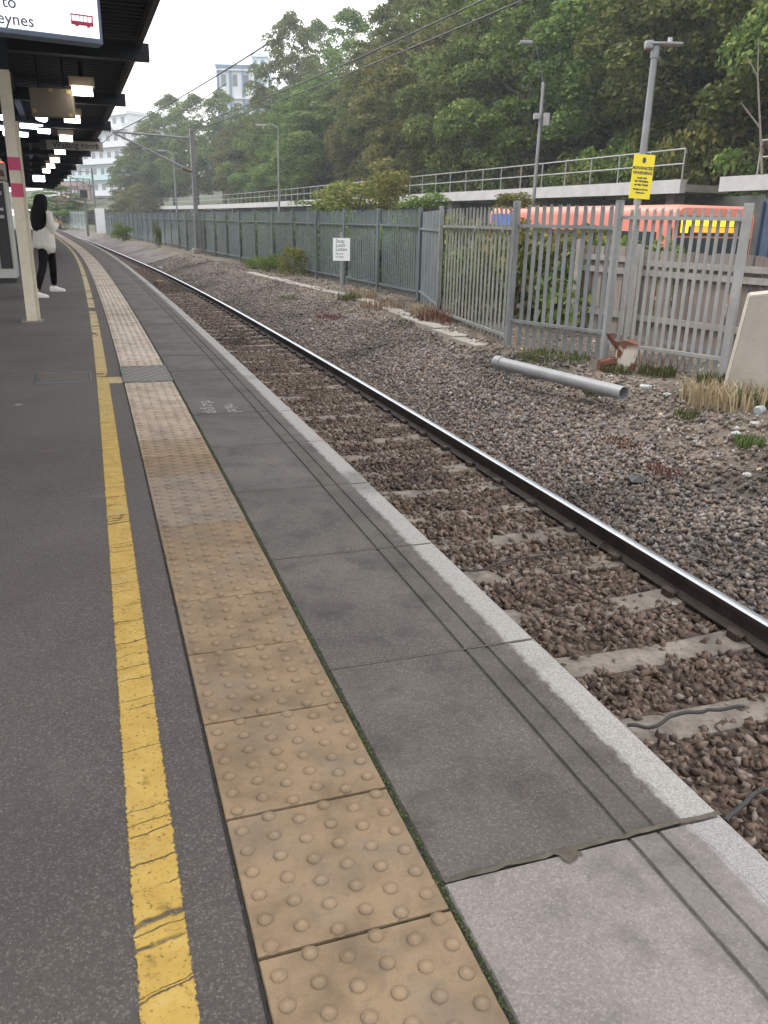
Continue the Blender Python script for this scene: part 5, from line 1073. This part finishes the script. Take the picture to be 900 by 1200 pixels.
for d0, sa, sb, st_, rn in rows:
    s = sa; k = 0
    while s < sb:
        i = seq[rn][k % len(seq[rn])]; d = d0+random.uniform(-1.2, 1.2); p = T(s, d, 0); p[2] = float(zg(s, d))-.4
        px = PX(T(s, d, 8))[0]
        far = s > 62
        hsc = random.uniform(.82, 1.12)*(1.05 if not far else 1.0)
        if s > 78: hsc *= .82
        put_tree(i, tuple(p), f'{KIND[i]} leafy tree on the bank, {ordw(k)} from the camera in the {rn} row', hsc, random.uniform(1.0, 1.3)); s += st_*random.uniform(.85, 1.15); k += 1
def sky_tree(i, px, ytop, D, w, label):
    s = s_at(px, D, 3, 10, 240); b = T(s, D, 3); Y = b[1]; d = D; b[2] = float(zg(s, d)) if d > 18 else -1; zt = AT(px, ytop, Y)[2]; H0 = 14.0; put_tree(i, tuple(b), label, (zt-b[2])/H0, w)
sky_tree(1, 345, 26, 26, 1.15, 'tallest dark green tree breaking the skyline right of the white tower')
sky_tree(3, 372, 46, 32, 1.1, 'green tree tucked behind the tallest skyline tree')
sky_tree(3, 408, 34, 27, 1.1, 'high rounded green tree next to the tallest one on the skyline')
sky_tree(0, 452, 50, 28, 1.1, 'green skyline tree below the two overhead wires')
sky_tree(3, 505, 12, 29, 1.2, 'broad green tree rising past the top of the two wires')
sky_tree(0, 308, 108, 25, 1.1, 'mid green tree in front of the white tower')
sky_tree(2, 290, 122, 24, .9, 'yellowish tree at the foot of the white tower')
sky_tree(1, 264, 112, 27, 1.25, 'broad green tree behind the overhead line mast')
sky_tree(0, 232, 106, 25, 1.25, 'broad soft green tree rising over the mast top')
sky_tree(3, 205, 125, 24, 1.2, 'soft green tree between the distant lamp and the mast')
sky_tree(0, 178, 158, 22, 1.15, 'outermost green tree overlapping the apartment block')
sky_tree(1, 190, 140, 23, 1.3, 'rounded green tree crowding behind the outermost one'); sky_tree(3, 160, 178, 20, 1.1, 'green tree hiding the apartment block corner')
sky_tree(2, 163, 205, 17, .8, 'low yellowish tree at the apartment block foot')
sky_tree(1, 140, 238, 15, .6, 'low green tree behind the far fence by the second mast'); sky_tree(3, 68, 222, 5, 1.2, 'pale distant tree under the far end of the canopy')
# bushes: base of the bank, behind and on the fence
def bush_proto(seed, mat, size=.12, per=420):
    r = random.Random(seed); bl = [((r.uniform(-1, 1), r.uniform(-1, 1), r.uniform(.1, 1.1)), r.uniform(.3, .6)) for _ in range(22)]; V, Fc = leaf_cloud(seed, bl, per, size)
    t = thing('bush', 'x', 'bush', (0, 0, -50)); link('foliage', fast_mesh('foliage', V, Fc), mat, t)
    mb = MB()
    for k in range(7): a = k*.9; mb.tube([(0, 0, -.2), (math.cos(a)*.5, math.sin(a)*.5, .5), (math.cos(a)*.8, math.sin(a)*.8, 1.0)], [.03, .02, .008], 5)
    mb.build('stem', bark, t); return t
bp = [bush_proto(50, leafA), bush_proto(51, leafB), bush_proto(52, leafC)]; bused = [0]*3
def put_bush(i, loc, label, sc, rz=None):
    rz = random.uniform(0, 6.28) if rz is None else rz
    if not bused[i]: o = bp[i]; bused[i] = 1; o.location = loc; o.rotation_euler = (0, 0, rz); o.scale = sc; o['label'] = label
    else: o = dup(bp[i], loc, rz, label, sc)
    o['group'] = 'bushes beyond the fence'; return o
BK = ['green', 'olive', 'brownish']; k = 0
s = 14.
while s < 110:
    i = (0, 0, 1, 0, 2, 0, 1)[k % 7]; d = 22.6+random.uniform(-.2, .6); p = T(s, d, 0); p[2] = float(zg(s, d))-.2
    put_bush(i, tuple(p), f'{BK[i]} bush at the foot of the bank behind the handrail, {ordw(k)} from the camera', (1.3, 1.3, random.uniform(1.3, 2.2))); s += 2.6*(1+max(0, s-50)/60); k += 1
k = 0; s = 15.
while s < 120:
    i = (0, 1, 0, 2)[k % 4]; p = T(s, 26.5+random.uniform(-.6, .6), 0); p[2] = float(zg(s, 26.5))-.3
    put_bush(i, tuple(p), f'tall {BK[i]} bush filling the gaps between the tree trunks, {ordw(k)} from the camera', (2.4, 2.0, random.uniform(2.4, 3.2))); s += 4.2; k += 1
k = 0; s = sA+1
while s < 62:
    i = (0, 1, 0, 2, 0)[k % 5]; dd = float(np.interp(s, [sA, 30, 40, 56, 72], [dA, 6.15, 5.9, 5.75, 5.5]))+1.75+random.uniform(0, .3); p = T(s, dd, ZF-.1)
    put_bush(i, tuple(p), f'{BK[i]} bush pressed behind the dark palisade fence, {ordw(k)} from the corner panel', (1.0, 1.0, random.uniform(1.1, 1.75))); s += 1.7; k += 1
sG, dG = SD(G(560, 390, ZF))
for j, (ds_, dd, i, h) in enumerate(((1.7, 2.3, 1, 1.3), (1.5, 1.4, 1, 1.35), (1.0, 2.9, 0, 1.4), (2.0, 2.9, 0, 1.3), (.4, 2.6, 0, 1.3))):
    p = T(sG+ds_, dG+dd, ZF-.1); put_bush(i, tuple(p), f'{BK[i]} bush behind the greenish palings, {ordw(j)} of five beside the dark corner panel', (1., 1., h))
for px, y0, y1, i, w_, lab in ((342, 324, 288, 1, .38, 'yellow-green bush in front of the dark fence'), (314, 318, 296, 0, .4, 'dark green ivy patch on the fence left of the yellow-green bush'), (482, 346, 272, 1, .11, 'climbing green creeper on the palings by the corner panel'), (186, 290, 256, 0, .3, 'ivy clump on the distant fence before the mast'), (146, 282, 258, 0, .7, 'small ivy clump on the far fence'), (296, 314, 298, 0, .4, 'low ivy at the foot of the distant fence')):
    g, s, d = on_ground(px, y0); zt = top_z(g, y1); put_bush(i, tuple(g), lab, (w_, w_*.6, (zt-g[2])/1.5))
for px, py, Y, i, sc, lab in ((420, 222, 36, 1, (1.6, .8, .75), 'olive climber spilling over the walkway rail by the white sign'), (452, 218, 33, 1, (1.3, .7, .85), 'olive climber above the dark fence between two handrail runs'), (385, 226, 38, 0, (1.2, .7, .5), 'green climber hanging over the pale deck'), (500, 222, 30, 0, (.9, .6, .4), 'green shoots over the deck above the corner panel'), (600, 222, 24, 1, (.5, .4, .3), 'thin bramble shoots above the paling tops')):
    c_ = AT(px, py+24, Y); put_bush(i, tuple(c_), lab, sc)
# bare pale trunk at the frame edge
t = thing('bare_trunk', 'slender pale leafless trunk standing in front of the dark foliage at the frame edge', 'tree', tuple(AT(893, 205, 24.5)))
q = Vector(t.location); P_ = [Vector(AT(x, y, 24.5))-q for x, y in ((893, 205), (891, 150), (888, 90), (889, 45))]; MB().tube(P_, [.035, .03, .022, .01], 8).tube([P_[2], Vector(AT(875, 65, 24.6))-q], [.02, .01], 6).tube([P_[1], Vector(AT(868, 120, 24.6))-q], [.03, .015], 6).build('trunk', pbark, t, smooth=True)
# far ground cover at the end of the line
# ================================================================ AIR
hz = MB().box((0, 95, 22), (520, 360, 52)).build('haze', None); m = bpy.data.materials.new('haze_air'); m.use_nodes = True; nt = m.node_tree; nt.nodes.clear(); o_ = nt.nodes.new('ShaderNodeOutputMaterial'); v_ = nt.nodes.new('ShaderNodeVolumePrincipled')
v_.inputs['Color'].default_value = (.86, .92, 1, 1); v_.inputs['Density'].default_value = .0009; v_.inputs['Anisotropy'].default_value = .3; nt.links.new(v_.outputs[0], o_.inputs['Volume']); hz.data.materials.append(m); stuff(hz)
# ================================================================ WORLD, LIGHT, CAMERA
EXPO = .72
w = bpy.data.worlds.new('World'); SC.world = w; w.use_nodes = True; nt = w.node_tree
bg = nt.nodes['Background']; sky = nt.nodes.new('ShaderNodeTexSky'); sky.sky_type = 'NISHITA'; sky.sun_disc = False
SUN_EL, SUN_AZ = math.radians(48), math.radians(-60)     # azimuth from +Y towards +X
sky.sun_elevation = SUN_EL; sky.sun_rotation = SUN_AZ; sky.dust_density = 6; sky.air_density = 1.3; sky.ozone_density = 1.
hs = nt.nodes.new('ShaderNodeHueSaturation'); hs.inputs['Saturation'].default_value = .08; hs.inputs['Value'].default_value = 1.
nt.links.new(sky.outputs[0], hs.inputs['Color'])
tc = nt.nodes.new('ShaderNodeTexCoord'); nz_ = nt.nodes.new('ShaderNodeTexNoise'); nz_.inputs['Scale'].default_value = 2.2; nz_.inputs['Detail'].default_value = 5
mp = nt.nodes.new('ShaderNodeMapping'); mp.inputs['Scale'].default_value = (1, 1, 3); nt.links.new(tc.outputs['Generated'], mp.inputs[0]); nt.links.new(mp.outputs[0], nz_.inputs['Vector'])
cr = nt.nodes.new('ShaderNodeValToRGB'); cr.color_ramp.elements[0].position = .3; cr.color_ramp.elements[1].position = .7
cr.color_ramp.elements[0].color = (10.7, 10.75, 10.9, 1); cr.color_ramp.elements[1].color = (11.8, 11.75, 11.7, 1); nt.links.new(nz_.outputs['Fac'], cr.inputs[0])
mx = nt.nodes.new('ShaderNodeMix'); mx.data_type = 'RGBA'; mx.inputs['Factor'].default_value = .75
nt.links.new(hs.outputs[0], mx.inputs[6]); nt.links.new(cr.outputs[0], mx.inputs[7]); nt.links.new(mx.outputs[2], bg.inputs['Color']); bg.inputs['Strength'].default_value = .15
sl = bpy.data.lights.new('sun', 'SUN'); sl.energy = 1.5; sl.angle = math.radians(12); sl.color = (1, .96, .9)
so = bpy.data.objects.new('sun', sl); COL.objects.link(so)
dv_ = Vector((math.sin(SUN_AZ)*math.cos(SUN_EL), math.cos(SUN_AZ)*math.cos(SUN_EL), math.sin(SUN_EL)))
so.rotation_euler = dv_.to_track_quat('Z', 'Y').to_euler()
cam = bpy.data.cameras.new('camera'); cam.sensor_fit = 'HORIZONTAL'; cam.sensor_width = 36; cam.lens = FPX/900*36; cam.clip_start = .05; cam.clip_end = 6000
co = bpy.data.objects.new('camera', cam); COL.objects.link(co)
co.matrix_world = Matrix(((CX[0], CU[0], -_F[0], 0), (CX[1], CU[1], -_F[1], 0), (CX[2], CU[2], -_F[2], CH), (0, 0, 0, 1))); SC.camera = co
vs_ = SC.view_settings; vs_.view_transform = 'Standard'; vs_.look = 'None'; vs_.exposure = EXPO; vs_.gamma = 1; vs_.use_curve_mapping = False
SC.cycles.max_bounces = 6; SC.cycles.volume_bounces = 0; SC.cycles.transparent_max_bounces = 12
SC.cycles.use_denoising = True
